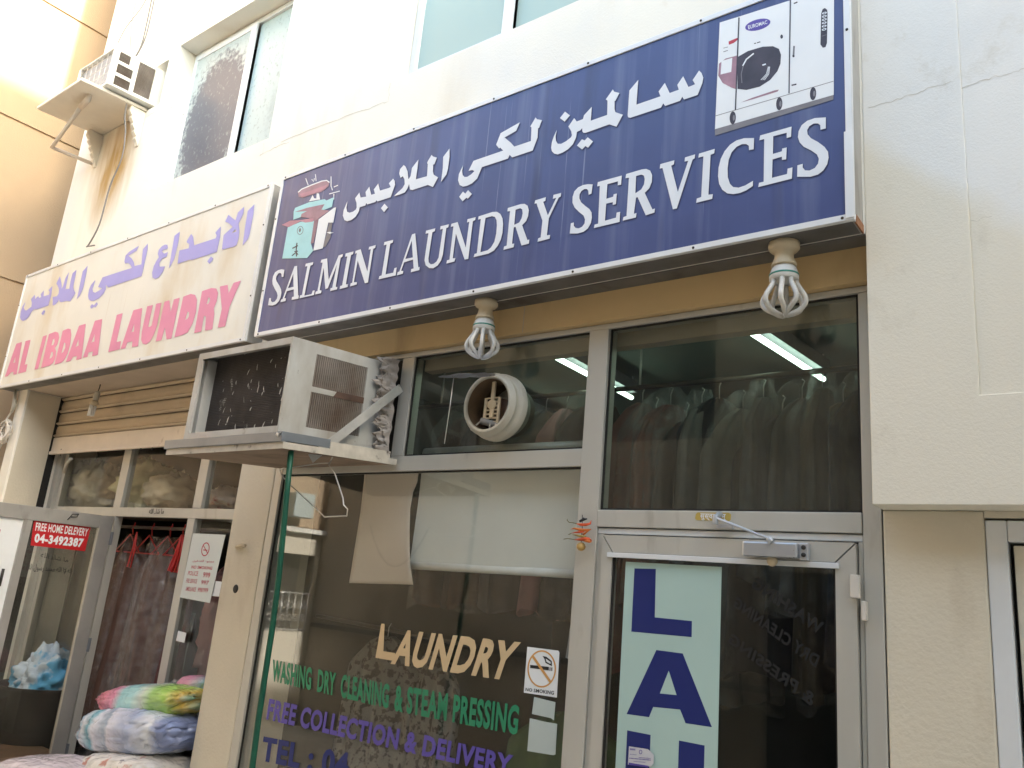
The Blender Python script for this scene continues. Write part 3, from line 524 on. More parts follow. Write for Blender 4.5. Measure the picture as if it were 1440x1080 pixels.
ENG = [(370, 340, 7.2, [
 [(216,283),(205,355),(188,355),(186,325),(172,315),(152,322),(135,350),(130,375),(137,400),(165,445),(182,480),(186,515),(178,560),(160,600),(130,632),(95,645),(50,642),(62,570),(80,570),(80,600),(95,612),(118,605),(140,575),(147,545),(140,515),(115,470),(97,430),(93,395),(100,350),(120,310),(150,288),(185,278)],
 ([(175,612),(182,586),(196,580),(318,248),(344,243),(355,542),(362,545),(357,575),(288,588),(293,560),(312,553),(310,482),(240,500),(215,570),(232,572),(226,600)], [[(252,470),(308,455),(305,325)]]),
 [(425,250),(432,222),(508,205),(502,232),(478,242),(418,545),(490,530),(503,495),(523,492),(515,538),(368,572),(375,543),(393,538),(448,247)],
 [(583,210),(590,182),(648,168),(664,385),(765,138),(808,124),(803,150),(785,162),(735,455),(752,460),(747,482),(678,498),(683,470),(700,465),(746,235),(655,470),(630,478),(613,262),(572,490),(592,494),(586,520),(527,533),(532,505),(550,498),(602,212)],
 [(830,150),(836,118),(915,98),(910,125),(890,133),(838,430),(860,430),(855,458),(775,478),(780,448),(800,442),(852,148)],
 [(930,120),(937,92),(988,76),(1055,300),(1090,75),(1068,80),(1073,52),(1140,32),(1135,62),(1115,70),(1062,412),(1030,420),(958,190),(918,410),(950,408),(947,432),(880,452),(885,422),(902,415),(948,115)]]),
 (530, 280, 7.2, [
 [(70,468),(76,435),(165,412),(160,440),(135,450),(88,762),(165,745),(177,700),(200,692),(190,772),(18,812),(25,780),(48,772),(98,460)],
 ([(203,772),(210,740),(228,732),(355,358),(388,346),(420,690),(433,685),(430,718),(343,740),(348,708),(372,702),(366,612),(275,640),(245,725),(268,728),(263,755)], [[(288,606),(364,590),(353,420)]]),
 [(493,350),(498,320),(592,295),(586,325),(562,335),(522,600),(525,640),(545,660),(575,655),(605,630),(625,590),(668,300),(640,308),(645,275),(728,255),(723,285),(703,292),(668,560),(650,620),(615,672),(570,700),(530,698),(495,670),(482,620),(488,570),(522,345)],
 [(748,280),(755,250),(818,232),(900,490),(935,230),(912,236),(918,203),(1000,183),(995,212),(972,222),(925,605),(888,612),(800,350),(768,600),(795,597),(785,632),(703,652),(710,620),(735,612),(775,275)],
 ([(1025,208),(1030,175),(1170,130),(1215,128),(1250,150),(1272,195),(1278,250),(1272,340),(1255,410),(1225,470),(1185,520),(1130,552),(980,587),(988,555),(1012,548),(1052,200)], [[(1100,190),(1165,172),(1195,180),(1212,215),(1215,270),(1208,350),(1190,430),(1155,490),(1120,518),(1048,538)]])]),
 (660, 240, 7.2, [
 ([(385,412),(390,378),(520,338),(560,336),(590,355),(602,400),(595,460),(575,510),(535,552),(588,702),(607,697),(602,738),(528,758),(468,568),(450,575),(432,740),(455,738),(448,775),(345,802),(352,768),(378,758),(412,410)], [[(468,395),(515,380),(535,392),(540,430),(530,480),(505,525),(455,548)]]),
 [(660,335),(668,300),(775,268),(770,305),(748,315),(795,450),(880,275),(845,285),(852,245),(930,225),(925,262),(905,272),(805,482),(785,655),(818,650),(812,688),(690,720),(697,685),(722,675),(740,505),(680,330)]]),
 (790, 210, 7.2, [
 [(313,355),(300,448),(272,460),(268,420),(255,402),(230,402),(200,420),(180,455),(178,495),(195,535),(240,575),(280,605),(302,640),(305,690),(295,745),(265,800),(220,835),(160,852),(80,852),(92,748),(122,740),(122,775),(140,795),(170,800),(205,785),(230,750),(235,710),(220,670),(175,635),(130,590),(108,540),(110,480),(128,425),(165,385),(215,362),(265,352)],
 [(358,375),(365,332),(608,265),(600,358),(565,365),(568,325),(462,352),(452,500),(520,480),(525,455),(557,447),(548,555),(515,562),(517,535),(450,550),(437,722),(548,692),(555,640),(592,632),(585,735),(325,797),(332,762),(368,752),(385,370)],
 ([(645,292),(652,250),(810,203),(855,198),(895,215),(915,260),(912,330),(885,395),(840,440),(918,608),(943,598),(938,640),(850,668),(768,485),(752,488),(730,652),(757,645),(750,690),(617,722),(625,685),(655,675),(680,288)], [[(752,270),(805,256),(830,265),(840,300),(832,355),(805,405),(745,445)]]),
 [(992,195),(997,150),(1140,110),(1135,152),(1108,165),(1175,430),(1280,115),(1243,125),(1248,82),(1350,50),(1345,92),(1325,102),(1165,598),(1125,607),(1020,190)]]),
 (970, 150, 6.545, [
 [(78,470),(85,432),(230,388),(225,430),(192,442),(172,810),(212,805),(207,848),(58,885),(65,845),(105,832),(125,457)],
 [(592,288),(588,392),(545,400),(543,360),(520,345),(480,345),(430,370),(385,420),(358,490),(348,570),(350,650),(370,710),(400,740),(450,745),(510,725),(582,682),(580,730),(520,770),(460,795),(400,805),(345,798),(300,765),(270,710),(260,640),(265,560),(285,480),(320,410),(370,350),(430,310),(500,290)],
 [(640,310),(648,265),(937,183),(932,278),(892,288),(892,240),(768,272),(765,435),(848,410),(850,385),(892,375),(887,485),(848,490),(848,460),(762,485),(757,655),(895,620),(900,570),(945,558),(940,662),(630,740),(637,700),(680,690),(685,298)],
 [(1252,98),(1252,200),(1203,212),(1200,170),(1180,155),(1140,155),(1100,180),(1080,215),(1085,255),(1115,290),(1180,325),(1240,370),(1272,415),(1278,470),(1265,530),(1230,585),(1180,625),(1110,645),(988,645),(990,540),(1040,525),(1040,560),(1060,585),(1100,588),(1150,565),(1180,525),(1188,480),(1170,440),(1120,405),(1050,370),(1012,330),(995,280),(1002,225),(1030,170),(1080,130),(1150,105)]])]
ARB = [(476, 200, 9, [
 [(113,745),(100,830),(110,880),(140,892),(185,878),(220,850),(230,825),(228,770),(210,710),(265,635),(280,700),(350,688),(342,630),(390,562),(415,665),(462,652),(447,598),(503,522),(525,612),(640,578),(660,565),(638,520),(692,460),(712,490),(715,540),(660,695),(495,750),(478,735),(465,757),(365,787),(350,770),(340,800),(270,822),(255,880),(215,945),(160,985),(110,1000),(75,985),(55,930),(65,860)],
 [(582,778),(625,825),(577,885),(537,835)],
 [(705,680),(760,625),(810,580),(838,530),(835,470),(815,430),(785,450),(768,395),(780,340),(825,288),(850,310),(875,370),(885,470),(912,430),(930,325),(1012,218),(1000,330),(978,470),(1120,430),(1130,280),(1122,262),(1130,240),(1178,160),(1195,180),(1245,195),(1215,275),(1198,285),(1195,370),(1205,410),(1260,445),(1195,567),(1130,540),(935,605),(905,597),(893,530),(870,590),(840,635),(770,662)],
 [(1405,80),(1405,185),(1385,340),(1365,410),(1298,500),(1320,330),(1325,185)]]),
 (636, 160, 9, [
 [(137,650),(125,720),(132,775),(155,800),(190,798),(240,765),(280,725),(255,712),(207,720),(268,595),(645,465),(605,428),(593,440),(555,392),(612,245),(855,108),(810,215),(662,300),(740,365),(785,415),(995,345),(1002,172),(988,160),(1055,45),(1070,68),(1135,80),(1100,175),(1085,185),(1080,300),(1018,465),(758,552),(725,520),(705,567),(375,675),(315,820),(250,880),(185,912),(135,922),(95,902),(73,840),(85,760)],
 [(135,985),(165,1010),(200,967),(248,1015),(197,1075),(178,1062),(130,1108),(87,1050)]]),
 (760, 130, 10.286, [
 [(237,540),(218,640),(225,700),(250,742),(300,742),(370,705),(440,650),(455,620),(445,560),(405,492),(488,370),(525,420),(615,385),(630,330),(742,208),(735,330),(728,408),(965,325),(970,120),(945,100),(1048,-45),(1065,-12),(1142,8),(1085,118),(1072,125),(1072,240),(1085,285),(1192,322),(1100,495),(995,462),(650,585),(620,582),(605,560),(605,515),(575,550),(528,570),(515,650),(470,750),(400,820),(320,870),(250,897),(200,885),(165,850),(155,800),(165,720),(195,630)],
 [(355,277),(427,332),(350,422),(282,370)], [(600,677),(640,695),(683,648),(760,710),(688,800),(650,775),(603,825),(528,768)]]),
 (870, 80, 10.286, [
 [(285,330),(275,440),(257,690),(605,570),(578,500),(667,375),(738,522),(870,475),(848,405),(933,278),(1010,435),(1105,395),(1070,335),(1163,197),(1200,235),(1225,300),(1210,380),(1142,550),(945,617),(920,575),(888,635),(672,710),(645,672),(610,735),(165,882),(135,872),(130,840),(155,485)]])]
def shadowed(gr, dx, dy_): return [(ox+dx, oy+dy_, k, [p if not isinstance(p, tuple) else p for p in P_]) for (ox, oy, k, P_) in gr]
for nm, gr in (('english_word', ENG[:1]), ('english_word', ENG[1:3]), ('english_word', ENG[3:]), ('arabic_word', ARB[:1]), ('arabic_word', ARB[1:2]), ('arabic_word', ARB[2:])):
    w_ = glyphs(G1, nm, M['letter'], gr, yf, -.0006); LOC[w_.name] = LOC[G1.name]; glyphs(w_, 'drop_shadow', M['shade'], shadowed(gr, 1.3, 1.6), yf, .0006)
# picture of a dry-cleaning machine
z = Z(960, 0, 4.8, yf); pic = {}
def pp(m, pts, l, holes=()): pic.setdefault(m, MB()).poly(z.pts(pts, -.0004*l), [z.pts(h, -.0004*l) for h in holes])
def ps(m, pts, wd, l): stroke(pic.setdefault(m, MB()), z, pts, wd, -.0004*l)
pp('greyprint', [(218, 872), (1018, 640), (1018, 672), (218, 915)], 0)
pp('white', [(250, 152), (380, 112), (725, 2), (1022, -95), (1020, 640), (218, 872)], 1)
ps('plum', [(380, 118), (368, 430), (356, 742)], 9, 3.2); ps('plum', [(727, -5), (718, 630)], 8, 3.2); ps('greyprint', [(222, 782), (1018, 548)], 4, 2); 
pp('plum', [(370, 385), (440, 345), (540, 315), (610, 312), (650, 330), (664, 370), (660, 430), (640, 480), (590, 540), (520, 585), (430, 607), (370, 600)], 2)
pp('mauve', [(366, 375), (362, 602), (330, 592), (270, 560), (240, 510), (245, 430), (290, 395)], 2)
pp('white', [(262, 412), (335, 390), (328, 485), (256, 503)], 3)
ps('white', [(405, 445), (430, 400), (480, 360)], 9, 3); ps('greyprint', [(400, 560), (395, 500), (410, 440)], 6, 3)
for k in range(3): ps('letter', [(528+k*12, 540), (565+k*8, 500), (578+k*5, 450)], 4, 3)
ps('letter', [(538, 440), (562, 432)], 9, 3)
pp('vio', ell(507, 167, 88, 36, -.27), 2)
text(pic.setdefault('letter', MB()), 'EUROMAC', z((440, 172), -.0014), z((570, 136), -.0014), z((572, 160), -.0014), z((444, 198), -.0014), .02)
cap = [(935, 90), (945, 62), (960, 54), (975, 66), (978, 90), (974, 290), (964, 318), (946, 322), (930, 300)]
pp('plum', cap, 2)
for k in range(6): pp('letter', ell(957-k*.4, 88+k*22, 17, 7.5, -.3, 12), 3); pp('plum', ell(957-k*.4, 88+k*22, 8, 3.5, -.3, 10), 4)
ps('greyprint', [(940, 244), (970, 234)], 3, 3)
for (cx, cy) in ((338, 795), (652, 700), (880, 632)):
    pp('plum', ell(cx, cy, 21, 44, .05), 3); pp('greyprint', ell(cx+8, cy, 8, 20, .05), 4)
pp('mauve', [(392, 692), (470, 660), (620, 610), (650, 605), (640, 618), (480, 668)], 2)
ps('plum', [(735, 576), (768, 568)], 9, 2); ps('plum', [(750, 24), (775, 14)], 8, 2); ps('greyprint', [(752, 310), (748, 380)], 12, 2); pp('plum', ell(748, 378, 8, 9, 0, 10), 3); pp('plum', ell(668, 247, 9, 14), 2)
ps('plum', [(482, 294), (496, 291)], 6, 2); ps('plum', [(502, 289), (524, 282)], 6, 2); pp('redink', [(310, 280), (345, 265), (370, 255), (370, 270), (345, 290), (312, 302)], 2); ps('greyprint', [(275, 325), (305, 317)], 4, 2); ps('greyprint', [(275, 350), (305, 340)], 5, 2)
multi('machine_picture', pic, G1)
# picture of a steam press
z = Z(380, 230, 7.714, yf); pic = {}
pp('mauve', [(300, 310), (340, 275), (560, 185), (610, 178), (645, 200), (630, 250), (560, 305), (430, 345), (350, 372), (310, 360)], 1)
pp('rose', [(320, 330), (420, 300), (560, 250), (625, 225), (600, 275), (430, 340), (340, 365)], 2)
ps('white', [(303, 312), (340, 278), (450, 232), (560, 190), (612, 182), (642, 205)], 12, 2)
for s_ in ([(385, 160), (412, 235)], [(450, 170), (470, 195), (480, 160)], [(490, 115), (498, 190)], [(660, 140), (660, 240), (675, 290)], [(690, 255), (735, 235)], [(640, 330), (755, 298)], [(690, 330), (690, 390)]): ps('letter', s_, 10, 1)
pp('white', [(440, 380), (460, 340), (475, 375), (500, 380), (505, 320), (530, 325), (540, 390), (420, 410)], 1)
pp('teal', [(255, 520), (270, 480), (420, 420), (590, 385), (610, 400), (690, 365), (670, 470), (540, 520), (390, 560), (250, 610)], 2)
pp('mauve', [(265, 525), (400, 480), (590, 440), (555, 500), (640, 510), (520, 600), (500, 700), (470, 640), (420, 590), (330, 580), (340, 545), (400, 515)], 3)
pp('rose', [(125, 665), (215, 620), (330, 612), (470, 590), (462, 630), (380, 640), (330, 625), (200, 690)], 4)
pp('teal', [(190, 690), (330, 632), (475, 622), (440, 860), (465, 945), (400, 1025), (130, 1030)], 3)
pp('greyprint', [(640, 640), (672, 640), (655, 800), (600, 900), (575, 905)], 2)
pp('mauve', [(475, 622), (525, 600), (470, 860), (440, 870)], 3)
pp('white', [(525, 605), (690, 480), (715, 475), (685, 640), (630, 640), (570, 920), (468, 945)], 4)
pp('greyprint', ell(325, 725, 34, 48, .2), 4, [ell(325, 725, 28, 41, .2)]); pp('greyprint', ell(322, 722, 12, 22, .2), 4)
for s_ in ([(290, 860), (282, 930), (285, 1008)], [(240, 920), (300, 890)], [(235, 1000), (285, 960), (300, 990)], [(262, 955), (300, 950)]): ps('plum', s_, 12, 4)
pp('white', [(610, 745), (650, 740), (690, 750), (645, 762)], 5)
multi('press_picture', pic, G1)

G2 = thing('shop_sign', 'faded cream sign box with lilac and pink lettering over the shutter', 'shop sign', (-6.1, YS, 3.17))
xl = at(37, 387, YS).x; xr = at(383, 256, YS).x
sign_box(G2, xl, xr, 3.17, 4.258, YW, M['ivory'], .026, ALUW, ALUD, M['galv'])
IAR = [(20, 370, 12, [
 [(190,650),(160,750),(180,795),(210,798),(250,765),(290,735),(298,670),(283,610),(345,535),(355,605),(405,555),(420,590),(455,575),(445,525),(500,460),(495,560),(585,535),(600,490),(580,455),(645,385),(625,540),(575,715),(380,780),(340,780),(300,810),(250,900),(200,955),(150,975),(115,960),(97,915),(110,820),(140,730)],
 [(500,788),(525,812),(485,882),(457,850)],
 [(648,715),(650,570),(720,560),(750,510),(755,440),(735,385),(710,345),(770,220),(795,330),(800,430),(820,400),(860,260),(925,150),(895,280),(865,440),(930,430),(950,300),(985,170),(1050,110),(1030,230),(995,400),(1005,450),(1035,505),(945,645),(880,640),(790,660),(765,650),(755,610),(740,650),(700,695)],
 [(1240,40),(1215,180),(1160,430),(1110,540),(1055,615),(1085,470),(1155,140)], [(1310,690),(1345,715),(1385,660),(1412,690),(1370,750),(1345,735),(1300,770),(1280,740)]]),
 (110, 330, 12, [
 [(290,760),(240,920),(250,965),(285,980),(340,950),(405,905),(335,880),(410,720),(905,560),(880,510),(840,475),(795,490),(778,450),(800,350),(860,290),(1025,185),(985,270),(845,355),(900,400),(935,460),(950,530),(1065,500),(1090,250),(1175,150),(1170,250),(1130,430),(1070,700),(510,890),(468,850),(465,920),(430,990),(350,1075),(270,1115),(215,1120),(175,1090),(165,1030),(180,930),(215,850)]]),
 (210, 280, 9, [
 [(228,578),(235,620),(215,635),(180,640),(160,665),(185,690),(235,668),(222,725),(160,755),(125,810),(130,855),(200,850),(170,920),(120,990),(70,1012),(40,990),(35,930),(55,850),(90,780),(120,735),(108,690),(120,640),(160,595),(200,575)],
 [(387,410),(370,530),(330,700),(310,770),(247,880),(280,680),(318,465)],
 [(355,820),(380,650),(500,622),(505,570),(470,545),(485,510),(530,440),(555,480),(565,585),(840,495),(852,460),(835,425),(905,345),(895,480),(855,670),(540,770),(515,765)],
 [(780,725),(812,755),(762,820),(732,788)],
 ([(918,640),(940,455),(1055,350),(1005,305),(960,285),(1000,198),(1090,270),(1120,170),(1200,95),(1190,185),(1130,310),(1140,400),(1130,500),(1105,580),(1075,600)], [[(1042,430),(1088,380),(1105,408)]]),
 [(1330,65),(1315,200),(1270,440),(1250,500),(1180,590),(1210,360),(1245,150)]])]
IEN = [(0, 390, 7.2, [
 ([(48,1007),(80,1000),(112,962),(138,955),(132,985),(168,982),(222,655),(165,672)], [[(133,868),(155,805),(153,862)]]),
 [(182,975),(258,645),(310,632),(250,885),(278,878),(262,955)], [(348,935),(435,597),(475,585),(385,928)],
 ([(415,918),(495,575),(560,550),(590,560),(600,610),(580,680),(555,715),(568,750),(560,820),(535,870),(500,895)], [[(520,690),(535,630),(550,620),(552,650),(540,685)], [(500,825),(520,755),(535,755),(535,790),(520,815)]]),
 ([(550,885),(635,540),(690,518),(715,525),(722,580),(710,680),(685,770),(650,840),(620,865)], [[(620,770),(650,660),(662,665),(660,710),(640,755)]]),
 ([(665,858),(800,490),(868,470),(825,825),(770,838),(780,795),(740,805),(712,848)], [[(765,705),(795,625),(795,690)]]),
 ([(838,815),(960,440),(1035,422),(990,785),(932,798),(940,750),(895,762),(885,805)], [[(925,660),(958,575),(955,650)]]),
 [(1095,758),(1182,380),(1242,362),(1180,655),(1225,645),(1212,728)]]),
 (150, 380, 7.2, [
 ([(140,800),(270,405),(360,382),(318,770),(255,778),(260,720),(210,732),(188,790)], [[(250,628),(280,540),(275,622)]]),
 [(410,365),(468,352),(420,570),(435,575),(455,560),(500,340),(555,328),(510,560),(480,650),(440,720),(400,752),(365,745),(348,705),(355,620)],
 [(495,722),(585,318),(635,305),(648,420),(680,295),(740,278),(655,692),(605,700),(590,580),(555,708)],
 ([(685,680),(775,268),(850,240),(895,250),(915,300),(905,420),(870,540),(820,630),(770,655)], [[(795,500),(820,415),(835,430),(830,470),(815,495)]]),
 ([(885,638),(965,212),(1060,180),(1110,185),(1128,230),(1115,310),(1085,385),(1090,440),(1070,598),(995,612),(1005,470),(985,460),(958,620)], [[(1012,340),(1030,275),(1045,280),(1040,320),(1025,345)]]),
 [(1125,582),(1165,390),(1145,165),(1225,148),(1235,230),(1285,128),(1360,105),(1245,370),(1200,568)]])]
for i in range(3): glyphs(G2, 'arabic_word', M['lilac'], IAR[i:i+1], yf, -.0006)
i0 = IEN[0]; glyphs(G2, 'english_word', M['pink'], [(*i0[:3], i0[3][:2])], yf, -.0006); glyphs(G2, 'english_word', M['pink'], [(*i0[:3], i0[3][2:6])], yf, -.0006); glyphs(G2, 'english_word', M['pink'], [(*i0[:3], i0[3][6:]), IEN[1]], yf, -.0006)

# ================================================================== SECOND SHOP
S2 = thing('laundry_storefront', 'narrow laundry storefront under a half raised shutter with an open glass door', 'storefront', (-6, .25, .12))
ys = .25; zr2 = (2.125, 2.195)
ml = at(164, 690, ys).x; mr = at(174, 690, ys).x; nl = at(275, 690, ys).x; nr = at(287, 690, ys).x
def f2(name, *b, m=ALU, bevel=.003): return bx(name, m, S2, *b, bevel=bevel)
f2('frame_post', -7.652, -7.57, ys-.01, ys+.06, .12, 2.75); f2('frame_post', -7.565, -7.51, ys+.02, ys+.08, .12, 2.75)
f2('middle_rail', -7.509, -4.48, ys, ys+.06, *zr2); f2('mullion', ml, mr, ys-.002, ys+.058, zr2[1]+.001, 2.9); f2('mullion', nl, nr, ys-.002, ys+.058, zr2[1]+.001, 2.9)
jl = at(160, 740, ys).x; jr0 = at(262, 740, ys).x; jr1 = at(272, 740, ys).x
f2('door_jamb', jl-.035, jl, ys-.001, ys+.06, .12, zr2[0]-.001); f2('door_jamb', jr0, jr1, ys-.001, ys+.06, .12, zr2[0]-.001)
f2('sill_rail', jr1+.001, -4.48, ys, ys+.06, .12, .3); f2('sill_rail', -7.509, jl-.036, ys, ys+.06, .12, .3)
for (a, b) in ((-7.509, ml-.001), (mr+.001, nl-.001), (nr+.001, -4.48)): MB().box(a, b, ys+.024, ys+.03, zr2[1]+.001, 2.88).build('transom_pane', GL_B, S2)
MB().box(jr1+.001, -4.48, ys+.024, ys+.03, .3, zr2[0]-.001).build('window_pane', GL_DOOR, S2)
MB().box(-7.509, jl-.036, ys+.024, ys+.03, .3, zr2[0]-.001).build('window_pane', GL_DOOR, S2)
q = [at(*p, ys-.004) for p in ((210, 715), (231, 715), (230, 723), (209, 723))]
text(MB(), '\uFEEA\uFEE0\uFEDF\uFE8D \u0621\uFE8E\uFEB7 \uFE8E\uFEE3', *q, .02).build('arabic_inscription', M['ink'], S2)
# rolling shutter
SH = thing('roller_shutter', 'beige slatted roller shutter pulled halfway down under the cream sign', 'shutter', (-6, .18, 2.64))
ysh = .185; zb = 2.643; pitch = .112
prof = [(ysh-.004, zb+.155)]
for k in range(4):
    z0 = zb+.155+k*pitch; prof += [(ysh-.006, z0+.004), (ysh-.022, z0+.010), (ysh-.025, z0+.020), (ysh-.006, z0+.032), (ysh-.010, z0+.06), (ysh-.006, z0+pitch-.012), (ysh+.004, z0+pitch-.004)]
MB().grid(lambda u, v: (-7.648+u*(7.648-4.48), *prof[round(v*(len(prof)-1))]), 1, len(prof)-1, False).build('slats', M['shut'], SH, fix=False)
g = MB()
for k in range(4): g.box(-7.647, -4.481, ysh-.0075, ysh-.003, zb+.155+k*pitch-.005, zb+.155+k*pitch+.002)
g.build('slat_seams', pm('dark_seam', (.14, .105, .07), .8), SH)  # thin dark strips set along each slat joint
bx('bottom_bar', M['shutb'], SH, -7.648, -4.48, ysh-.016, ysh+.004, zb+.03, zb+.152, bevel=.003)
bx('bottom_lip', M['shutb'], SH, -7.648, -4.48, ysh-.03, ysh+.004, zb, zb+.028, bevel=.005)
bx('guide_rail', DARKGAP, SH, -7.654, -7.6485, ysh-.03, ysh+.03, .12, 3.16, bevel=0)
g = MB()
for px in (198, 214): c = at(px, 631, ysh-.0165); g.lathe((c.x, ysh-.0165, c.z), [(0, -.002), (.009, -.002), (.011, .001)], 'Y', 10)
for (px, py) in ((86, 632), (85, 640), (153, 634), (237, 622)): c = at(px, py, ysh-.0165); g.lathe((c.x, ysh-.0165, c.z), [(0, -.002), (.005, -.002), (.006, .001)], 'Y', 8)
g.build('bolt_holes', M['ink'], SH)
c = at(95, 648, .2); MB().tube([at(100, 645, .15), at(94, 652, .16), at(90, 665, .17)], .014, 8).build('shutter_latch', M['ventp'], SH)
# open door leaf, perpendicular to the front
XD = jl-.017
OD = thing('glass_door', 'open aluminium glass door with a red delivery sticker and a white film panel', 'door', (XD, ys, .14))
ye = -.98; zt2 = 2.118
def zx(px, py, d=0.): return atx(px, py, XD+.02+d)
st = zx(139, 745).y; mm0 = zx(40, 760).y; mm1 = zx(28, 760).y
def fd_(name, y0, y1, z0, z1, m=ALUD): return bx(name, m, OD, XD-.02, XD+.02, y0, y1, z0, z1, bevel=.003)
fd_('stile', st, ys-.012, .14, zt2); fd_('stile', ye, ye+.07, .14, zt2); fd_('top_rail', ye+.071, st-.001, zx(100, 738).z, zt2); fd_('bottom_rail', ye+.071, st-.001, .14, .3)
zg = zx(100, 738).z-.001
fd_('glazing_bar', mm1, mm0, .301, zg)
MB().box(XD-.003, XD+.003, mm0+.001, st-.001, .301, zg).build('door_glass', GL_B, OD)
MB().box(XD-.004, XD+.004, ye+.071, mm1-.001, .301, zg).build('white_film_panel', M['white'], OD)
a = zx(0, 747); MB().box(XD+.0045, XD+.006, ye+.1, zx(1.5, 747).y, a.z-.012, a.z+.012).build('red_lettering', M['red'], OD)
g = MB()
for pz in (1.95, 1.15, .4): g.box(XD+.0, XD+.028, ys-.011, ys+.008, pz-.05, pz+.05)
g.build('hinges', M['steel'], OD, .003)
c = zx(104, 723, .004); MB().tube([zx(95, 731, .006), zx(102, 723, .006), zx(111, 723, .006), zx(108, 727, .006), zx(100, 727, .006)], .003, 6).build('wire_hook', M['screw'], OD)
c = zx(2, 812, .03); MB().tube([c+Vector((0, -.0, .06)), c, c-Vector((0, 0, .06))], .01, 8).build('handle', M['screw'], OD)
dq = [zx(*p, -.0155) for p in ((48, 730.5), (128, 740), (119.6, 775), (43, 767))]
RS = MB().poly(dq, thick=.001, d=Vector((1, 0, 0))).build('delivery_sticker', M['red'])
tag(RS, 'red FREE HOME DELEVERY sticker with a phone number on the open glass door', 'sticker')
def lerpq(q, u0, u1, v0, v1):
    f = lambda u, v: (q[0]*(1-u)+q[1]*u)*(1-v)+(q[3]*(1-u)+q[2]*u)*v
    return f(u0, v0), f(u1, v0), f(u1, v1), f(u0, v1)
off = Vector((.0015, 0, 0)); g = MB()
text(g, 'FREE HOME DELEVERY', *[p+off for p in lerpq(dq, .04, .97, .10, .42)], .025); text(g, '04-3492387', *[p+off for p in lerpq(dq, .05, .93, .52, .88)], .05)
g.build('white_lettering', M['white'], RS)
g = MB(); q = [zx(*p, -.0155) for p in ((58, 776), (96, 785), (96, 791), (57, 784))]
text(g, '\uFEEA\uFEE0\uFEDF\uFE8D \u0621\uFE8E\uFEB7 \uFE8E\uFEE3', *q, .0)
q = [zx(*p, -.0155) for p in ((38, 792), (106, 800), (105, 809), (37, 804))]
text(g, '\uFEEA\uFEE0\uFEDF\uFE8D \uFEDD\uFEEE\uFEB3\uFEAD \uFEAA\uFEE4\uFEA4\uFEE3 \uFEEA\uFEE0\uFEDF\uFE8D \uFE8D\uFEF9 \uFEEA\uFEDF\uFE8D \uFEFB', *q, .012)
g.build('arabic_inscription', M['ink'], OD)
# no smoking notice (left shop)
nq = [at(*p, ys-.012) for p in ((271.5, 750), (317, 752), (295, 848), (253, 840))]
NS = MB().poly(nq, thick=.002).build('emergency_notice', M['greyp'])
NS.data.materials[0] = pm('glossy_notice_paper', (.62, .66, .64), .3, 0, .03); tag(NS, 'tilted laminated no smoking notice with police and ambulance numbers in red', 'notice')
o_ = Vector((0, -.0012, 0)); g = MB(); zq = Z(240, 740, 9, ys-.0125)
g.poly(zq.pts(ell(440, 292, 50, 90, .22)), [zq.pts(ell(440, 292, 40, 76, .22))]); stroke(g, zq, [(410, 235), (470, 350)], 10, -.0003); stroke(g, zq, [(412, 300), (465, 305)], 14, -.0006)
for s, tl, tr_, br, bl, b in (('\uFEE6\uFEF4\uFEA7\uFEAA\uFE98\uFEDF\uFE8D \uFEC9\uFEEE\uFEE8\uFEE4\uFEE3', (285, 418), (552, 430), (543, 475), (275, 462), .02), ('NO SMOKING', (268, 495), (532, 512), (522, 552), (260, 535), .025), ('POLICE', (228, 565), (352, 572), (340, 630), (215, 618), .015), ('999', (418, 580), (505, 588), (492, 655), (405, 645), .02), ('FIRE SERVICE', (205, 660), (338, 672), (328, 725), (192, 715), .015), ('997', (392, 682), (488, 690), (472, 745), (382, 735), .02), ('AMBULANCE', (198, 762), (325, 775), (312, 830), (185, 818), .015), ('998/999', (350, 775), (480, 785), (465, 842), (335, 832), .02)):
    text(g, s, *[zq(p) for p in (tl, tr_, br, bl)], b)
g.build('red_lettering', M['redink'], NS)
o = MB().poly([at(*p, ys-.004) for p in ((303, 817), (312, 818), (308, 839), (298, 838))], thick=.001).build('paper_label', M['white']); tag(o, 'small white label on the pane just right of the red notice', 'sticker')
o = MB().poly([at(*p, ys-.004) for p in ((250.5, 887), (262, 890), (259, 904), (247.5, 901))], thick=.001).build('paper_label', M['white']); tag(o, 'little white square label on the dark pane below the red notice', 'sticker')
# stuff behind the second shop's glass
def blob(c, r, seed, amp=.25, fr_=3., nu=28, nv=18, fold=0.):
    def fn(u, v):
        th = 2*math.pi*u; ph = math.pi*(v-.5); d = Vector((math.cos(ph)*math.cos(th), math.cos(ph)*math.sin(th), math.sin(ph)))
        n = noise.fractal(d*fr_+Vector((seed, seed*.7, 0)), .8, 2.1, 4); k = 1+amp*n
        if fold: k += fold*(abs(noise.noise(d*fr_*2.2+Vector((0, seed, 3))))-.2)
        return Vector(c)+Vector((d.x*r[0], d.y*r[1], d.z*r[2]))*k
    return MB().grid(fn, nu, nv)
clothm = {'pale': pm('pale_laundry', (.66, .62, .50), .8, 0, .15, 6), 'cream': pm('cream_laundry', (.60, .62, .42), .8, 0, .12, 8), 'mixed': pm('mixed_laundry', (.50, .46, .46), .85, 0, .25, 5, stains=[((.40, .12, .16), 4, (1, 1, 1), .60, .66)]), 'lblue': pm('pale_blue_laundry', (.50, .60, .72), .7, 0, .1, 9, stains=[((.10, .38, .66), 4, (1, 1, 1), .52, .58)])}
bx('loft_shelf', M['wood'], S2, -7.6, -4.5, ys+.12, ys+.8, 2.17, 2.2)
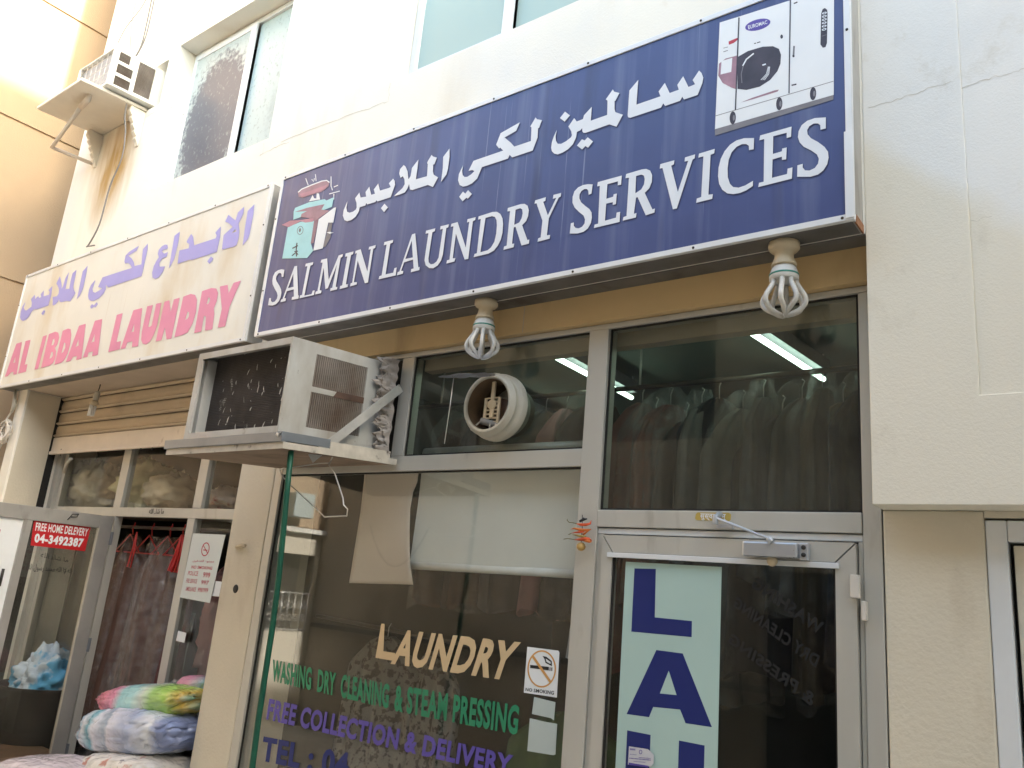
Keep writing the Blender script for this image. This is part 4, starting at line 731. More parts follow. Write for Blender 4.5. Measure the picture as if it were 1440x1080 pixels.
bl = [(110, 690, .34, .2, .25, 'mixed', 'whitish bundled laundry behind the leftmost transom pane'), (140, 672, .26, .2, .22, 'pale', 'cream laundry bundle topping the pile behind the leftmost transom pane'),
      (205, 690, .30, .2, .22, 'cream', 'greenish cream cloth bundle behind the middle transom pane'), (245, 694, .24, .2, .16, 'pale', 'pale folded laundry beside the greenish bundle behind the middle pane'), (320, 705, .2, .15, .1, 'mixed', 'small grey bundle low behind the transom pane next to the pillar')]
for i, (px, py, rx, ry, rz, mk, lb) in enumerate(bl):
    c = at(px, py, ys+.32); o = blob((c.x, c.y, 2.2+rz*.92), (rx, ry, rz), i*3.1, .22, 2.4, 40, 26, .45).build('laundry_bundle', clothm[mk]); tag(o, lb, 'laundry', 'bundles stored above the second shop door')
# bundle seen through the open door's glass
SK = thing('laundry_basket', 'dark basket heaped with white and blue laundry behind the open glass door', 'basket', (-7.1, -.4, .12))
c = atx(72, 945, -7.0)
MB().lathe((-7.0, c.y, .13), [(0, 0), (.30, 0), (.36, c.z-.25), (.38, c.z-.22), (.35, c.z-.22), (.29, .03)], 'Z', 20).build('basket', M['black'], SK)
blob((-7.0, c.y, c.z-.08), (.25, .25, .26), 5.5, .32, 2.0, 72, 48, .28).build('heaped_laundry', clothm['lblue'], SK)
# film covered clothes hanging in the doorway
redh = pm('red_plastic_hanger', (.50, .03, .025), .35)
def garment_mesh(c, wdt, h, rot, seed, thick=.05, taper=.25):
    """hanging garment: shoulder slope, vertical folds, closed front and back"""
    cr, sr = math.cos(rot), math.sin(rot)
    def fn(u, v):
        a = 2*math.pi*u; s = math.cos(a); t = math.sin(a); sh = min(1, v*6)
        ww = wdt*.5*(.16+.84*min(1, v*5.5)**.7)*(1+taper*max(0, v-.15)); xx = s*ww
        fold = .35*math.sin(a*9+seed*5+v*2.2*math.sin(seed))+.5*noise.noise(Vector((s*4+seed, v*1.5, t+seed)))
        yy = (t*thick*(.6+.9*v))*(1+fold)+.02*noise.noise(Vector((xx*6, v*3, seed))); zz = -v*h*(1-.02*math.cos(a*3+seed))
        return Vector((c[0]+xx*cr-yy*sr, c[1]+xx*sr+yy*cr, c[2]+zz))
    return MB().grid(fn, 56, 30)
brn = [pm('brown_suit_cloth', (.085, .042, .03), .85, 0, .2, 8), pm('dark_brown_cloth', (.05, .027, .02), .85, 0, .2, 8), pm('wine_cloth', (.10, .03, .03), .85, 0, .2, 8)]
RL2 = tag(MB().tube([(-7.6, .44, 2.06), (-4.5, .44, 2.06)], .014, 8).build('hanging_rail', M['rail']), 'dark rail above the doorway of the second shop', 'rail')
drs = [(185, .50, 0, 0), (212, .55, 1, 2), (238, .5, 0, 1), (256, .42, 2, 2)]
for i, (px, wd, mi, sd_) in enumerate(drs):
    c = at(px, 745, .42); t = thing('hanging_garment', ['brown garment in clear film hanging leftmost in the second shop doorway', 'brown garment in clear film second from the left in the doorway', 'brown garment in clear film third from the left in the doorway', 'wine coloured garment in film hanging rightmost in the doorway'][i], 'garment', (c.x, .42+.03*i, .5), 'film covered clothes in the second shop doorway')
    garment_mesh((c.x, .47+.035*(i % 2), 1.99), wd, 1.55, .18*(-1)**i, i*1.7+.3, .06).build('garment', brn[mi], t)
    garment_mesh((c.x, .46+.035*(i % 2), 2.0), wd*1.1, 1.66, .18*(-1)**i, i*1.3+.9, .085).build('film_cover', FILMR, t)
    hk = [Vector((c.x, .44, 2.0)), Vector((c.x, .43, 2.05)), Vector((c.x+.02, .43, 2.085)), Vector((c.x, .44, 2.095))]
    g = MB().tube(hk, .005, 6).tube([Vector((c.x-.19, .42, 1.86)), Vector((c.x, .42, 2.0)), Vector((c.x+.19, .42, 1.86)), Vector((c.x-.19, .42, 1.86))], .006, 6); g.build('hanger', redh, t)
for i, (p, q_, lb) in enumerate((((193, 748), (183, 800), 'red plastic hanger hooked at the left of the film covered clothes'), ((256, 752), (241, 806), 'bunch of red hangers at the right jamb of the second doorway'))):
    a = at(*p, .36); b = at(*q_, .36); g = MB()
    for k in range(1+2*i): d = Vector((.012*k, .01*k, 0)); g.tube([a+d, (a+b)/2+d+Vector((.012+.01*k, 0, 0)), b+d+Vector((.01*k, 0, .01)), b+d+Vector((-.05, 0, .015)), (a+b)/2+d+Vector((-.02, 0, .0)), a+d], .006+.002*i, 6)
    o = g.build('red_hanger', redh); tag(o, lb, 'hanger')
# pinkish bag behind the right-hand pane of the second shop
c = at(312, 900, .6); o = blob((c.x, .62, 1.35), (.2, .16, .5), 9.2, .2, 2, 30, 24, .4).build('pink_bundle', pm('dusty_pink_cloth', (.42, .22, .22), .8, 0, .2, 6)); tag(o, 'pinkish bundle standing behind the pane beside the pillar', 'laundry')
sb = thing('sign_board', 'grey board with large red Arabic lettering leaning behind the pane of the second shop', 'board', (-5.2, .5, .12))
q = [at(*p, .52) for p in ((250, 860), (272, 862), (250, 958), (228, 952))]; MB().poly(q, thick=.02).build('board', M['greyp'], sb)
g = MB(); zq = Z(220, 840, 9, .517); 
for s_ in ([(350, 200), (330, 260), (400, 330), (300, 330)], [(330, 520), (300, 640), (240, 700)], [(300, 800), (220, 860), (230, 960)], [(180, 930), (250, 1010)]): stroke(g, zq, s_, 55, 0)
g.build('red_lettering', M['red'], sb)
# laundry bags at the foot of the door
rain = stripes('rainbow_quilt', 0, [(0, (.55, .05, .13)), (.10, (.62, .12, .22)), (.24, (.66, .20, .36)), (.34, (.25, .55, .60)), (.46, (.30, .62, .66)), (.56, (.55, .66, .58)), (.66, (.30, .58, .12)), (.78, (.36, .62, .10)), (.88, (.62, .42, .06)), (.95, (.05, .36, .34))], .95, .5, .05, .42)
bluq = stripes('blue_striped_quilt', 0, [(0, (.62, .66, .74)), (.10, (.30, .46, .62)), (.14, (.68, .70, .78)), (.26, (.12, .40, .52)), (.31, (.66, .68, .77)), (.44, (.30, .38, .52)), (.47, (.66, .66, .76)), (.66, (.30, .36, .56)), (.72, (.36, .44, .66)), (.86, (.68, .72, .80)), (.92, (.22, .28, .52))], .95, .6, .16, .42)
bags = [('rainbow striped quilt in a clear bag lying on top of the pile', (155, 985), (300, 985), .10, .17, rain, 4.1, .04), ('white and blue striped quilt in a clear bag under the rainbow quilt', (133, 1022), (292, 1032), .145, .21, bluq, 6.3, .0),
        ('white patterned bedding bag lying under the blue striped quilt', (135, 1078), (285, 1102), .13, .25, pm('white_print_quilt', (.68, .64, .60), .7, 0, .1, 8, stains=[((.52, .22, .17), 7, (1, 1, 1), .60, .66), ((.25, .24, .26), 9, (1, 1, 1), .64, .68)]), 8.8, -.03),
        ('clear plastic laundry bag at the lower left corner below the open door', (12, 1088), (120, 1096), .12, .26, pm('greyish_pink_cloth', (.60, .52, .55), .8, 0, .12, 6), 2.2, -.3), ('pink and teal quilt bag half hidden behind the pillar', (257, 962), (300, 966), .06, .08, stripes('pink_quilt', 0, [(0, (.6, .15, .3)), (.6, (.66, .25, .42)), (1, (.2, .5, .5))], 2.2, .5, .1, .5), 3.3, .15)]
for (lb, p, q_, hz, hy, m, seed, yc) in bags:
    a = at(*p, yc); b = at(*q_, yc)
    if b.x > -4.5 and hz > .05: b = a.lerp(b, (-4.5-a.x)/(b.x-a.x))
    c = (a+b)/2; rx = (b-a).length/2/1.04
    t = thing('laundry_bag', lb, 'laundry bag', (c.x, c.y, c.z-hz), 'bagged quilts piled at the second shop door')
    sl = (b.z-a.z)/(b.x-a.x)
    def fn(u, v, k=1., rg=0.):
        th = 2*math.pi*u; ph = math.pi*(v-.5); sx = lambda t_, e: math.copysign(abs(t_)**e, t_)
        d = Vector((sx(math.cos(ph), .55)*sx(math.cos(th), .55), sx(math.cos(ph), .55)*sx(math.sin(th), .55), sx(math.sin(ph), .8)))
        n = noise.fractal(d*1.6+Vector((seed, 0, seed)), .9, 2., 3); w_ = 1+.07*n-.045*max(0, 1-abs(noise.noise(Vector((d.x*5, d.y*2.2, d.z*2.2+seed)))*7))-.018*max(0, 1-abs(noise.noise(Vector((d.x*11+seed, d.y*5, d.z*5)))*6))
        ln = d.x; xx = d.x*rx*k*w_; zz = d.z*hz*k*w_*(1-.20*d.x*d.x)+sl*d.x*rx
        return Vector((c.x+xx, c.y+d.y*hy*k*w_, c.z+zz))
    MB().grid(lambda u, v: fn(u, v), 110, 60).build('quilt', shiny(m), t)
    tip = Vector((c.x-rx-.13, c.y-hy*.2, c.z-sl*rx+hz*.05)); rim = [fn(.5+.10*math.sin(k*math.pi/5), .5+.17*math.cos(k*math.pi/5), 1.02) for k in range(10)]
    def tipf(u, v):
        k = u*10; i_ = int(k) % 10; q_ = rim[i_].lerp(rim[(i_+1) % 10], k-int(k)); p_ = q_.lerp(tip, v); return p_+Vector((0, 0, .02*math.sin(u*25)*v*(1-v)*2))
    MB().grid(tipf, 30, 10).build('plastic_corner', FILM, t)
bz = at(135, 1078, -.12).z-.15
PLT = thing('low_bench', 'low wooden bench carrying the pile of bagged quilts', 'bench', (-5.6, -.2, .12))
bx('top', M['wood'], PLT, -7.0, -4.5, -.5, .2, bz-.04, bz)
for x_ in (-6.9, -4.65):
    for y_ in (-.45, .12): bx('leg', M['wood'], PLT, x_, x_+.06, y_, y_+.06, .12, bz-.041)

# ================================================================== AIR CONDITIONERS
AC = thing('air_conditioner', 'big grey window air conditioner with dusty open back on a board over the shop window', 'air conditioner', (-3.6, -.35, 2.43))
ax0, ax1, ay0, ay1, az0, az1 = -4.0, -3.19, -.70, -.02, 2.437, 2.922
tilt = lambda p: Vector((p.x, p.y, p.z+.07*(p.y-ay0)))
lip = .035
g = MB()
g.box(ax0, ax1, ay0, ay1, az1-.012, az1).box(ax0, ax0+.012, ay0, ay1, az0, az1-.012).box(ax0+.012, ax1-.012, ay0, ay1, az0, az0+.012)
g.box(ax0+.012, ax1-.012, ay0, ay0+.012, az1-lip, az1-.012).box(ax0+.012, ax0+.045, ay0, ay0+.012, az0+.012, az1-lip).box(ax0+.045, ax1-.014, ay0, ay0+.012, az0+.012, az0+.04)
# right side with two louvre openings
yA, yB, yC = -.545, -.20, -.14
g.box(ax1-.012, ax1, ay0, yA, az0, az1-.012).box(ax1-.012, ax1, yB, ay1, az0, az1-.012)
zz = [az0+.055, az0+.235, az0+.262, az0+.43]
g.box(ax1-.012, ax1, yA, yB, az0, zz[0]).box(ax1-.012, ax1, yA, yB, zz[1], zz[2]).box(ax1-.012, ax1, yA, yB, zz[3], az1-.012)
g.xf(tilt).build('casing', M['acw'], AC, .003)
coilp = {'coil': MB().box(ax0+.05, ax1-.016, ay0+.085, ay0+.10, az0+.013, az1-.013).xf(tilt)}
g = MB(); n = 46
for k in range(n): z_ = az0+.03+k*(az1-az0-.06)/n; g.box(ax0+.06, ax1-.02, ay0+.080, ay0+.0849, z_, z_+.004)
g.xf(tilt).build('coil_fins', M['coil'], AC)
g = MB(); rr_ = random.Random(3)
for k in range(46):
    x_ = rr_.uniform(ax0+.1, ax1-.06); z_ = rr_.uniform(az0+.04, az1-.06); l = rr_.choice((.006, .009, .02, .035)); an = rr_.uniform(-.5, .5) if l > .01 else rr_.uniform(0, 3); w_ = rr_.uniform(.0015, .004); dx, dz = math.sin(an)*l, math.cos(an)*l
    g.poly([(x_-w_, ay0+.0795, z_), (x_+w_*.5, ay0+.0795, z_-w_), (x_+dx+w_, ay0+.0795, z_+dz), (x_+dx*.5-w_*1.3, ay0+.0795, z_+dz*.6)], thick=.0006)
coilp['strap'] = g.xf(tilt); multi('condenser_coil', coilp, AC)
MB().box(ax0+.0125, ax0+.05, ay0+.03, ay0+.0999, az0+.013, az1-.036).xf(tilt).build('inner_flange', M['acw'], AC)
for i in (0, 2):
    g = MB(); n = 27
    for k in range(n): y_ = yA+(yB-yA)*k/n; g.box(ax1-.009, ax1-.001, y_+.0020, y_+.0092, zz[i]+.0005, zz[i+1]-.0005)
    g.xf(tilt).build('louvre', M['grille'], AC)
MB().box(ax1-.05, ax1-.03, yA-.02, yB+.02, az0+.02, az1-.02).xf(tilt).build('inner_baffle', M['black'], AC)
MB().poly([(ax1+.0012, yA+.14, zz[1]-.004), (ax1+.0012, yB, zz[1]-.003), (ax1+.0012, yB+.0, zz[2]+.003), (ax1+.0012, yA+.16, zz[2]+.002)], thick=.001, d=Vector((1, 0, 0))).xf(tilt).build('rust_strip', pm('dark_rust_strip', (.10, .06, .045), .85, .1, .3, 14), AC)
# shelf
SF = thing('equipment_shelf', 'plywood board edged with grey steel angle carrying the big air conditioner', 'shelf', (-3.6, -.35, 2.36))
bx0, bx1, by0, by1 = -4.09, -3.085, -.745, -.012
MB().box(bx0+.015, bx1, by0+.012, by1, 2.362, 2.388).xf(tilt).build('board', M['ply'], SF)
MB().box(bx0+.016, bx1, by0+.005, by0+.0118, 2.358, 2.389).box(bx1+.0002, bx1+.006, by0+.005, by1, 2.358, 2.389).xf(tilt).build('edge_strip', M['plyedge'], SF)
MB().box(bx0, bx1, by0-.004, by0, 2.392, 2.436).box(bx0, bx1, by0, by0+.03, 2.3895, 2.3935).box(bx1-.004, bx1, by0, by0+.28, 2.394, 2.436).xf(tilt).build('steel_angle', M['steel'], SF, .001)
MB().box(bx1-.003, bx1+.004, by0+.281, by1-.05, 2.3885, 2.425).xf(tilt).build('side_batten', M['plyedge'], SF)
MB().tube([(bx1-.04, by0-.006, 2.43), (bx1-.02, by0-.012, 2.415), (bx1-.01, by0-.006, 2.43), (bx1-.035, by0-.012, 2.42)], .004, 6).xf(tilt).build('wire_knot', M['wire'], SF)
a = Vector((-3.168, -.505, 2.352)); b = Vector((-3.095, -.035, 2.825)); d = (b-a).normalized(); s_ = Vector((0, -.6, .62)).normalized(); s_ = (s_-d*s_.dot(d)).normalized(); n_ = d.cross(s_)
def flat(a, b, s_, n_, w_, t_): return [a+s_*w_, a-s_*w_, b-s_*w_, b+s_*w_], n_*t_
ql, tv = flat(a, b, s_, n_, .024, .004); g = MB().add([*ql, *[p+tv for p in ql]], [(0, 1, 2, 3), (7, 6, 5, 4), (0, 4, 5, 1), (1, 5, 6, 2), (2, 6, 7, 3), (3, 7, 4, 0)])
o = g.build('brace_bar', M['strap'], SF, .001)
br = MB().box(-3.925, -3.76, -.735, -.705, 2.393, 2.437).xf(tilt).build('tile_chip', M['brick'], None, .004); tag(br, 'red tile chip lying on the shelf under the big air conditioner', 'tile')
# sacking stuffed beside the casing
def sk(u, v):
    z_ = 2.45+v*.53; x_ = -3.195+u*.075+.018*noise.noise(Vector((u*4, v*14, 1.3)))+.02*math.sin(v*7)*(1-u); y_ = -.045-.09*math.sin(u*math.pi)*(.5+.5*v)+.06*noise.fractal(Vector((u*5+4, v*15, 2)), .7, 2.2, 5)*math.sin(math.pi*u)
    return Vector((x_, min(y_, -.004), z_))
o = MB().grid(sk, 36, 130).build('sacking', M['cloth']); tag(o, 'crumpled grey sacking stuffed between the big air conditioner and window stile', 'cloth')
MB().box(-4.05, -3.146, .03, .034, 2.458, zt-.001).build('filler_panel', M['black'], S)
# hanger, pole
zq = Z(220, 450, 3.43, -.42); g = MB()
pth = [(868, 600), (858, 640), (835, 690), (780, 692), (660, 710), (640, 722), (615, 712), (597, 722), (600, 745), (640, 790), (765, 905), (810, 950), (918, 945), (922, 912), (903, 892), (900, 860), (862, 745), (832, 700), (850, 660)]
o = MB().tube([zq(p, .05*math.sin(i*.8)) for i, p in enumerate(pth)], .0032, 6).build('wire_hanger', M['wire']); tag(o, 'bent pale wire coat hanger dangling from the brace bar', 'hanger')
a = at(409, 655, -.66); b = at(357, 1080, -.58); d = (a-b)/(a.z-b.z); ft_ = b-d*(b.z-.0); tp = a+d*(2.36-a.z)
o = MB().tube([ft_+(tp-ft_)*k/12+Vector((.012*math.sin(k*.9), 0, 0)) for k in range(13)], .0135, 10).build('green_pole', M['green']); tag(o, 'thin dark green pole propping the shelf of the big air conditioner', 'pole')
# small upstairs AC
A2 = thing('air_conditioner', 'small white air conditioner with square grilles sticking out of the upstairs wall', 'air conditioner', (-6.85, -.3, 5.6))
x0, x1, y0, y1, z0, z1 = -7.19, -6.535, -.525, .2, 5.632, 5.995
sk_ = lambda p: Vector((p.x, p.y, p.z+.06*(p.y-y0)))
g = MB().box(x0, x1, y0, y1, z1-.01, z1).box(x0, x1, y0, y1, z0, z0+.01).box(x0, x0+.01, y0, y1, z0+.01, z1-.01)
yo = [y0+.06, y0+.165, y0+.26]
g.box(x1-.01, x1, y0, y0+.045, z0+.01, z1-.01)
hl = [(y0+.045, y0+.15, z0+.02+.115*k, z0+.02+.115*k+.085) for k in range(3)]
grid_wall(g2 := MB(), y0+.045, y0+.19, z0+.01, z1-.01, 0, .01, [(a, b+(.03 if k < 2 else -.01), c, d) for k, (a, b, c, d) in enumerate(hl)]); g2.xf(lambda p: Vector((x1-p.y, p.x, p.z))); g.add(g2.v, g2.f)
g.box(x1-.01, x1, y0+.19, y0+.215, z0+.01, z1-.01).box(x1-.01, x1, y0+.36, y1, z0+.01, z1-.01).box(x1-.01, x1, y0+.215, y0+.36, z0+.01, z0+.03).box(x1-.01, x1, y0+.215, y0+.36, z1-.03, z1-.01)
g.box(x0+.01, x0+.03, y0, y0+.01, z0+.01, z1-.01).box(x1-.03, x1-.01, y0, y0+.01, z0+.01, z1-.01)
g.xf(sk_).build('casing', pm('bleached_casing', (.78, .77, .72), .5, .05, .05), A2, .002)
g = MB()
for k, (a, b, c, d) in enumerate(hl):
    n = 14
    for i in range(n): y_ = a+(b-a+.03)*i/n; g.box(x1-.012, x1-.003, y_, y_+.004, c, d)
for i in range(26): z_ = z0+.032+i*(z1-z0-.064)/26; g.box(x1-.012, x1-.003, y0+.216, y0+.359, z_, z_+.006)
g.xf(sk_).build('side_grille', M['grille'], A2); MB().box(x1-.05, x1-.03, y0+.04, y0+.37, z0+.02, z1-.02).xf(sk_).build('inner_baffle', M['black'], A2)
MB().box(x0+.031, x1-.031, y0+.03, y0+.045, z0+.011, z1-.011).xf(sk_).build('condenser_coil', pm('pale_fins', (.42, .41, .42), .7, .1, .1, 8, .2, 50), A2)
g = MB()
for i in range(7): x_ = x0+.05+i*(x1-x0-.1)/6; g.tube([(x_, y0+.012, z0+.01), (x_, y0+.012, z1-.01)], .003, 5)
for i in range(4): z_ = z0+.05+i*.085; g.tube([(x0+.03, y0+.009, z_), (x1-.03, y0+.009, z_)], .003, 5)
g.xf(sk_).build('wire_guard', M['wire'], A2)
A3 = thing('wall_bracket_shelf', 'cracked cream slab on scalloped brackets holding the small air conditioner with a drain pipe', 'shelf', (-7.0, -.4, 5.57))
crm = pm('stained_cream_slab', (.72, .67, .58), .8, 0, .05, 4, .1, 50, [((.50, .42, .31), 3, (1, 1, 1), .6, .85)])
MB().box(-7.43, -6.60, -.70, YW-.002, 5.585, 5.615).xf(sk_).build('slab', crm, A3, .006)
def corbel(x0, x1):
    p = [(YW-.002, 5.60), (-.26, 5.60)]
    for k in range(5): yb_, zb_ = -.25+.024*k, 5.57-.055*k; p += [(yb_-.014, zb_), (yb_-.018, zb_-.022), (yb_-.002, zb_-.042)]
    p += [(YW-.012, 5.27), (YW-.002, 5.27)]
    return MB().poly([(x1, a, b) for a, b in p], thick=x1-x0, d=Vector((1, 0, 0))).build('bracket', crm, A3, .003)
corbel(-6.66, -6.61); corbel(-7.41, -7.36)
pA = at(124, 140, -.55); pA.z = 5.57; pB = at(73, 207, -.45); pC = at(134, 232, YW)
pm_ = pm('cream_pvc_pipe', (.60, .52, .43), .5, 0, .06)
MB().tube([(pA.x, pA.y, 5.60), pA+Vector((0, 0, -.03)), pA.lerp(pB, .2)], .024, 12).build('pipe_socket', pm_, A3)
MB().tube([pA.lerp(pB, .15), pA.lerp(pB, .95), pB, pB.lerp(pC, .05), pC], .017, 12).build('drain_pipe', pm_, A3)
# cables
zq = Z(0, 0, 3.43, -.3); cab = [('thin grey cable hanging in front of the small air conditioner down to the cream sign', [(748, -20), (705, 170), (660, 265), (625, 310), (640, 360), (615, 480), (603, 560), (605, 640), (588, 760), (530, 900), (480, 1080), (428, 1180), (420, 1188), (456, 1183)], .006),
  ('grey cable looping past the square grilles of the small air conditioner', [(735, -20), (690, 190), (655, 270), (622, 310), (605, 400), (575, 462), (540, 470)], .006), ('thin cable dropping onto the top of the small air conditioner', [(712, -20), (680, 40), (610, 130), (568, 208)], .004), ('faint straight cable left of the other upstairs cables', [(662, -20), (636, 110), (628, 240), (624, 310)], .003)]
for lb, L, r in cab:
    pts = []; 
    for i in range(len(L)-1):
        p0, p1, p2, p3 = (Vector(L[max(0, min(len(L)-1, i+k))]) for k in (-1, 0, 1, 2))
        for t in (0, .25, .5, .75): pts.append(.5*((2*p1)+(p2-p0)*t+(2*p0-5*p1+4*p2-p3)*t*t+(3*p1-p0-3*p2+p3)*t**3))
    pts.append(Vector(L[-1]))
    o = MB().tube([zq(p, .55 if False else .0) for p in pts], r, 6).build('cable', M['cable']); tag(o, lb, 'cable', 'cables hanging upstairs')
c = at(9, 607, YW-.03); g = MB()
for k in range(5):
    R = .085+.012*math.sin(k*2.1); ph = k*.7
    g.tube([c+Vector((R*math.cos(t*.45+ph)*(.85+.1*math.sin(3*t+k)), -.012*math.sin(t*1.7+k)-.006*k, R*math.sin(t*.45+ph)*1.1)) for t in range(15)], .008, 6)
g.tube([at(20, 560, YW-.03), at(17, 578, YW-.03), at(9, 590, YW-.03), c], .009, 6); g.tube([c, at(2, 625, YW-.03), at(-6, 640, YW-.03)], .009, 6)
o = g.build('cable_coil', M['cablew']); tag(o, 'coil of tangled cable hanging on the white pilaster at the left edge', 'cable')
o = MB().tube([at(22, 545, YW-.03), at(20, 570, YW-.03), at(16, 580, YW-.03)], [.012, .02, .012], 8).build('plug', M['ventp']); tag(o, 'beige plug on the cable above the coil on the white pilaster', 'plug')

# ================================================================== LAMPS, VENT, CHARM
def lotus(cx, cy, zt_, lean, lb):
    t = thing('lotus_bulb', lb, 'light bulb', (cx, cy, zt_-.3), 'lotus bulbs under the blue sign')
    MB().lathe((cx, cy, zt_), [(0, 0), (.058, 0), (.058, -.02), (.05, -.03), (.034, -.034), (.036, -.06), (.047, -.088), (.047, -.094), (0, -.094)], 'Z', 28).build('lamp_holder', M['bake'], t)
    MB().lathe((cx, cy, zt_), [(.0, -.095), (.038, -.0945), (.046, -.105), (.052, -.122), (.054, -.128), (.054, -.150), (.048, -.154), (0, -.154)], 'Z', 28).build('ballast', M['ballast'], t)
    MB().lathe((cx, cy, zt_), [(.0535, -.127), (.0548, -.128), (.0548, -.134), (.0538, -.135)], 'Z', 28).build('printed_ring', M['ring'], t)
    for k in range(4):
        pts = []; a0 = k*math.pi/2+lean
        for i in range(25):
            s = i/24; arm = -1 if s < .5 else 1; q = abs(s-.5)*2   # q 1 at top, 0 at the tip
            a = a0+arm*.36*(.35+.65*min(1, q*3)); r = .030+.042*math.sin(math.pi*min(1, (1-q)*1.02))**1.15 if q > .0 else .02
            r = .030*(q**2)+.060*math.sin(math.pi*(1-q)**1.35)+.013
            pts.append(Vector((cx+r*math.cos(a), cy+r*math.sin(a), zt_-.152-.148*(1-q)+.012*(1-q)**6)))
        MB().tube(pts, .0098, 10).build('lamp_tube', M['tube'], t)
lotus(-2.452, -.148, 3.183, .3, 'white lotus energy bulb under the middle of the blue sign beside the round vent')
lotus(-.975, -.165, 3.183, .55, 'white lotus energy bulb under the right end of the blue sign')
c = at(137, 555, .02); t = thing('small_bulb', 'small stick energy bulb hanging on a short wire under the cream sign', 'light bulb', (c.x, .02, 2.9))
w0 = at(141, 541, .02); w0.z = 3.168; k1 = at(138, 550, .02); k2 = at(134, 563, .02); k3 = at(131.5, 569, .02); k4 = at(127, 585, .02)
MB().tube([w0, w0.lerp(k1, .5)+Vector((.006, 0, 0)), k1], .004, 6).build('flex', M['screw'], t); MB().tube([k1, k1.lerp(k2, .3), k2.lerp(k1, .1), k2], [.016, .024, .024, .02], 12).build('lamp_holder', M['ventp'], t)
MB().tube([k2, k2.lerp(k3, .5), k3], [.022, .034, .034], 14).build('ballast', M['bake'], t)
for dx in (-.017, .017):
    for dy_ in (-.012, .012): MB().tube([k3+Vector((dx, dy_, 0)), k4+Vector((dx, dy_, 0))], .0105, 8).build('lamp_tube', pm('clear_white_tube', (.80, .80, .78), .15), t)
# round vent
V = thing('exhaust_vent', 'round plastic exhaust vent with an open foil flap in the transom pane', 'vent', (-2.46, -.05, 2.55))
cv = at(684, 567, -.09); R = .138
MB().lathe((cv.x, 0, cv.z), [(R+.03, .02), (R+.03, -.012), (R+.022, -.02), (R+.012, -.024), (R+.012, -.05), (R+.02, -.056), (R+.02, -.066), (R+.008, -.07), (R+.008, -.086), (R, -.09), (R-.010, -.086), (R-.012, .10), (R-.06, .12)], 'Y', 48).build('duct_ring', M['ventp'], V)
MB().lathe((cv.x, 0, cv.z), [(R-.013, -.08), (R-.014, .14), (0, .142)], 'Y', 40).build('duct_liner', M['ventd'], V)
g = MB(); g.box(cv.x-.052, cv.x-.038, -.045, -.035, cv.z-.09, cv.z+.04).box(cv.x+.032, cv.x+.046, -.045, -.035, cv.z-.09, cv.z+.04).box(cv.x-.012, cv.x+.008, -.047, -.035, cv.z-.06, cv.z+.12)
for k in range(7): z_ = cv.z-.085+k*.02; g.box(cv.x-.038, cv.x+.032, -.043, -.036, z_, z_+.007)
g.lathe((cv.x-.003, -.046, cv.z+.005), [(0, -.004), (.024, -.004), (.026, .004)], 'Y', 18); g.build('motor_bracket', M['bake'], V, .001)
MB().lathe((cv.x+.03, .02, cv.z-.01), [(0, -.03), (.05, -.03), (.055, .08)], 'Y', 20).build('motor', pm('brown_motor', (.14, .085, .06), .5), V)
MB().tube([(cv.x-.055, -.05, cv.z-.075), (cv.x+.02, -.03, cv.z-.095), (cv.x+.085, -.01, cv.z-.115)], .017, 12).build('capacitor', pm('grey_capacitor', (.25, .26, .27), .5), V)
for pw_, r_ in (([(cv.x-.055, -.05, cv.z-.075), (cv.x-.08, -.06, cv.z-.10), (cv.x-.09, -.08, cv.z-.125)], .004), ([(cv.x, -.05, cv.z-.09), (cv.x+.01, -.06, cv.z-.122)], .004), ([(cv.x+.06, -.08, cv.z-.105), (cv.x+.085, -.085, cv.z-.13)], .005)): MB().tube(pw_, r_, 6).build('lead_wire', M['ventp'], V)
hp = Vector((cv.x-.01, -.09, cv.z+R-.004)); ft2 = at(627, 527, -.36)
def flp(u, v):
    a = 2*math.pi*u; r = v; d = (ft2-hp); L = d.length/2; cc = hp+d*.5; dx = Vector((1, 0, 0)); dd = d.normalized(); q = cc+dd*(math.cos(a)*r*L)+dx*(math.sin(a)*r*.128); q.z += .008*noise.noise(Vector((q.x*18, q.y*18, 1)))
    return q
MB().grid(flp, 36, 8).build('flap', M['foil'], V)
MB().tube([at(638, 532, -.30), at(633, 570, -.30), at(625, 624, -.30)], .0022, 5).build('pull_chain', M['wire'], V)
# chilli and lemon charm
CH = thing('chilli_charm', 'string of red chillies and a dried lemon hanging on the mullion by the door', 'charm', (-1.9, -.04, 2.0))
zq = Z(780, 720, 15.43, -.045)
MB().tube([zq((600, 60)), zq((600, 330)), zq((575, 660))], .0015, 5).build('string', M['black'], CH)
def chil(pts, rs, m): MB().tube([zq(p, -.012*math.sin(i)) for i, p in enumerate(pts)], rs, 8).build('chilli', m, CH)
orx = pm('orange_chilli_skin', (.62, .17, .03), .3, 0, .2, 30)
chil([(480, 255), (560, 275), (680, 275), (770, 250), (795, 180)], [.002, .006, .0065, .005, .001], M['chili'])
chil([(345, 375), (420, 355), (560, 385), (680, 395), (790, 375)], [.001, .004, .0065, .006, .002], orx)
chil([(360, 460), (450, 445), (560, 430), (640, 420)], [.001, .003, .005, .005], M['chili'])
chil([(385, 490), (480, 505), (590, 530), (690, 540)], [.001, .004, .0055, .004], pm('dry_green_chilli', (.30, .22, .05), .4, 0, .3, 30))
chil([(430, 600), (540, 595), (650, 585), (740, 590), (800, 620)], [.002, .006, .0085, .008, .003], M['chili'])
chil([(590, 610), (680, 625), (760, 640), (800, 650)], [.002, .006, .006, .002], orx); chil([(620, 490), (700, 430), (790, 370)], [.005, .003, .001], orx)
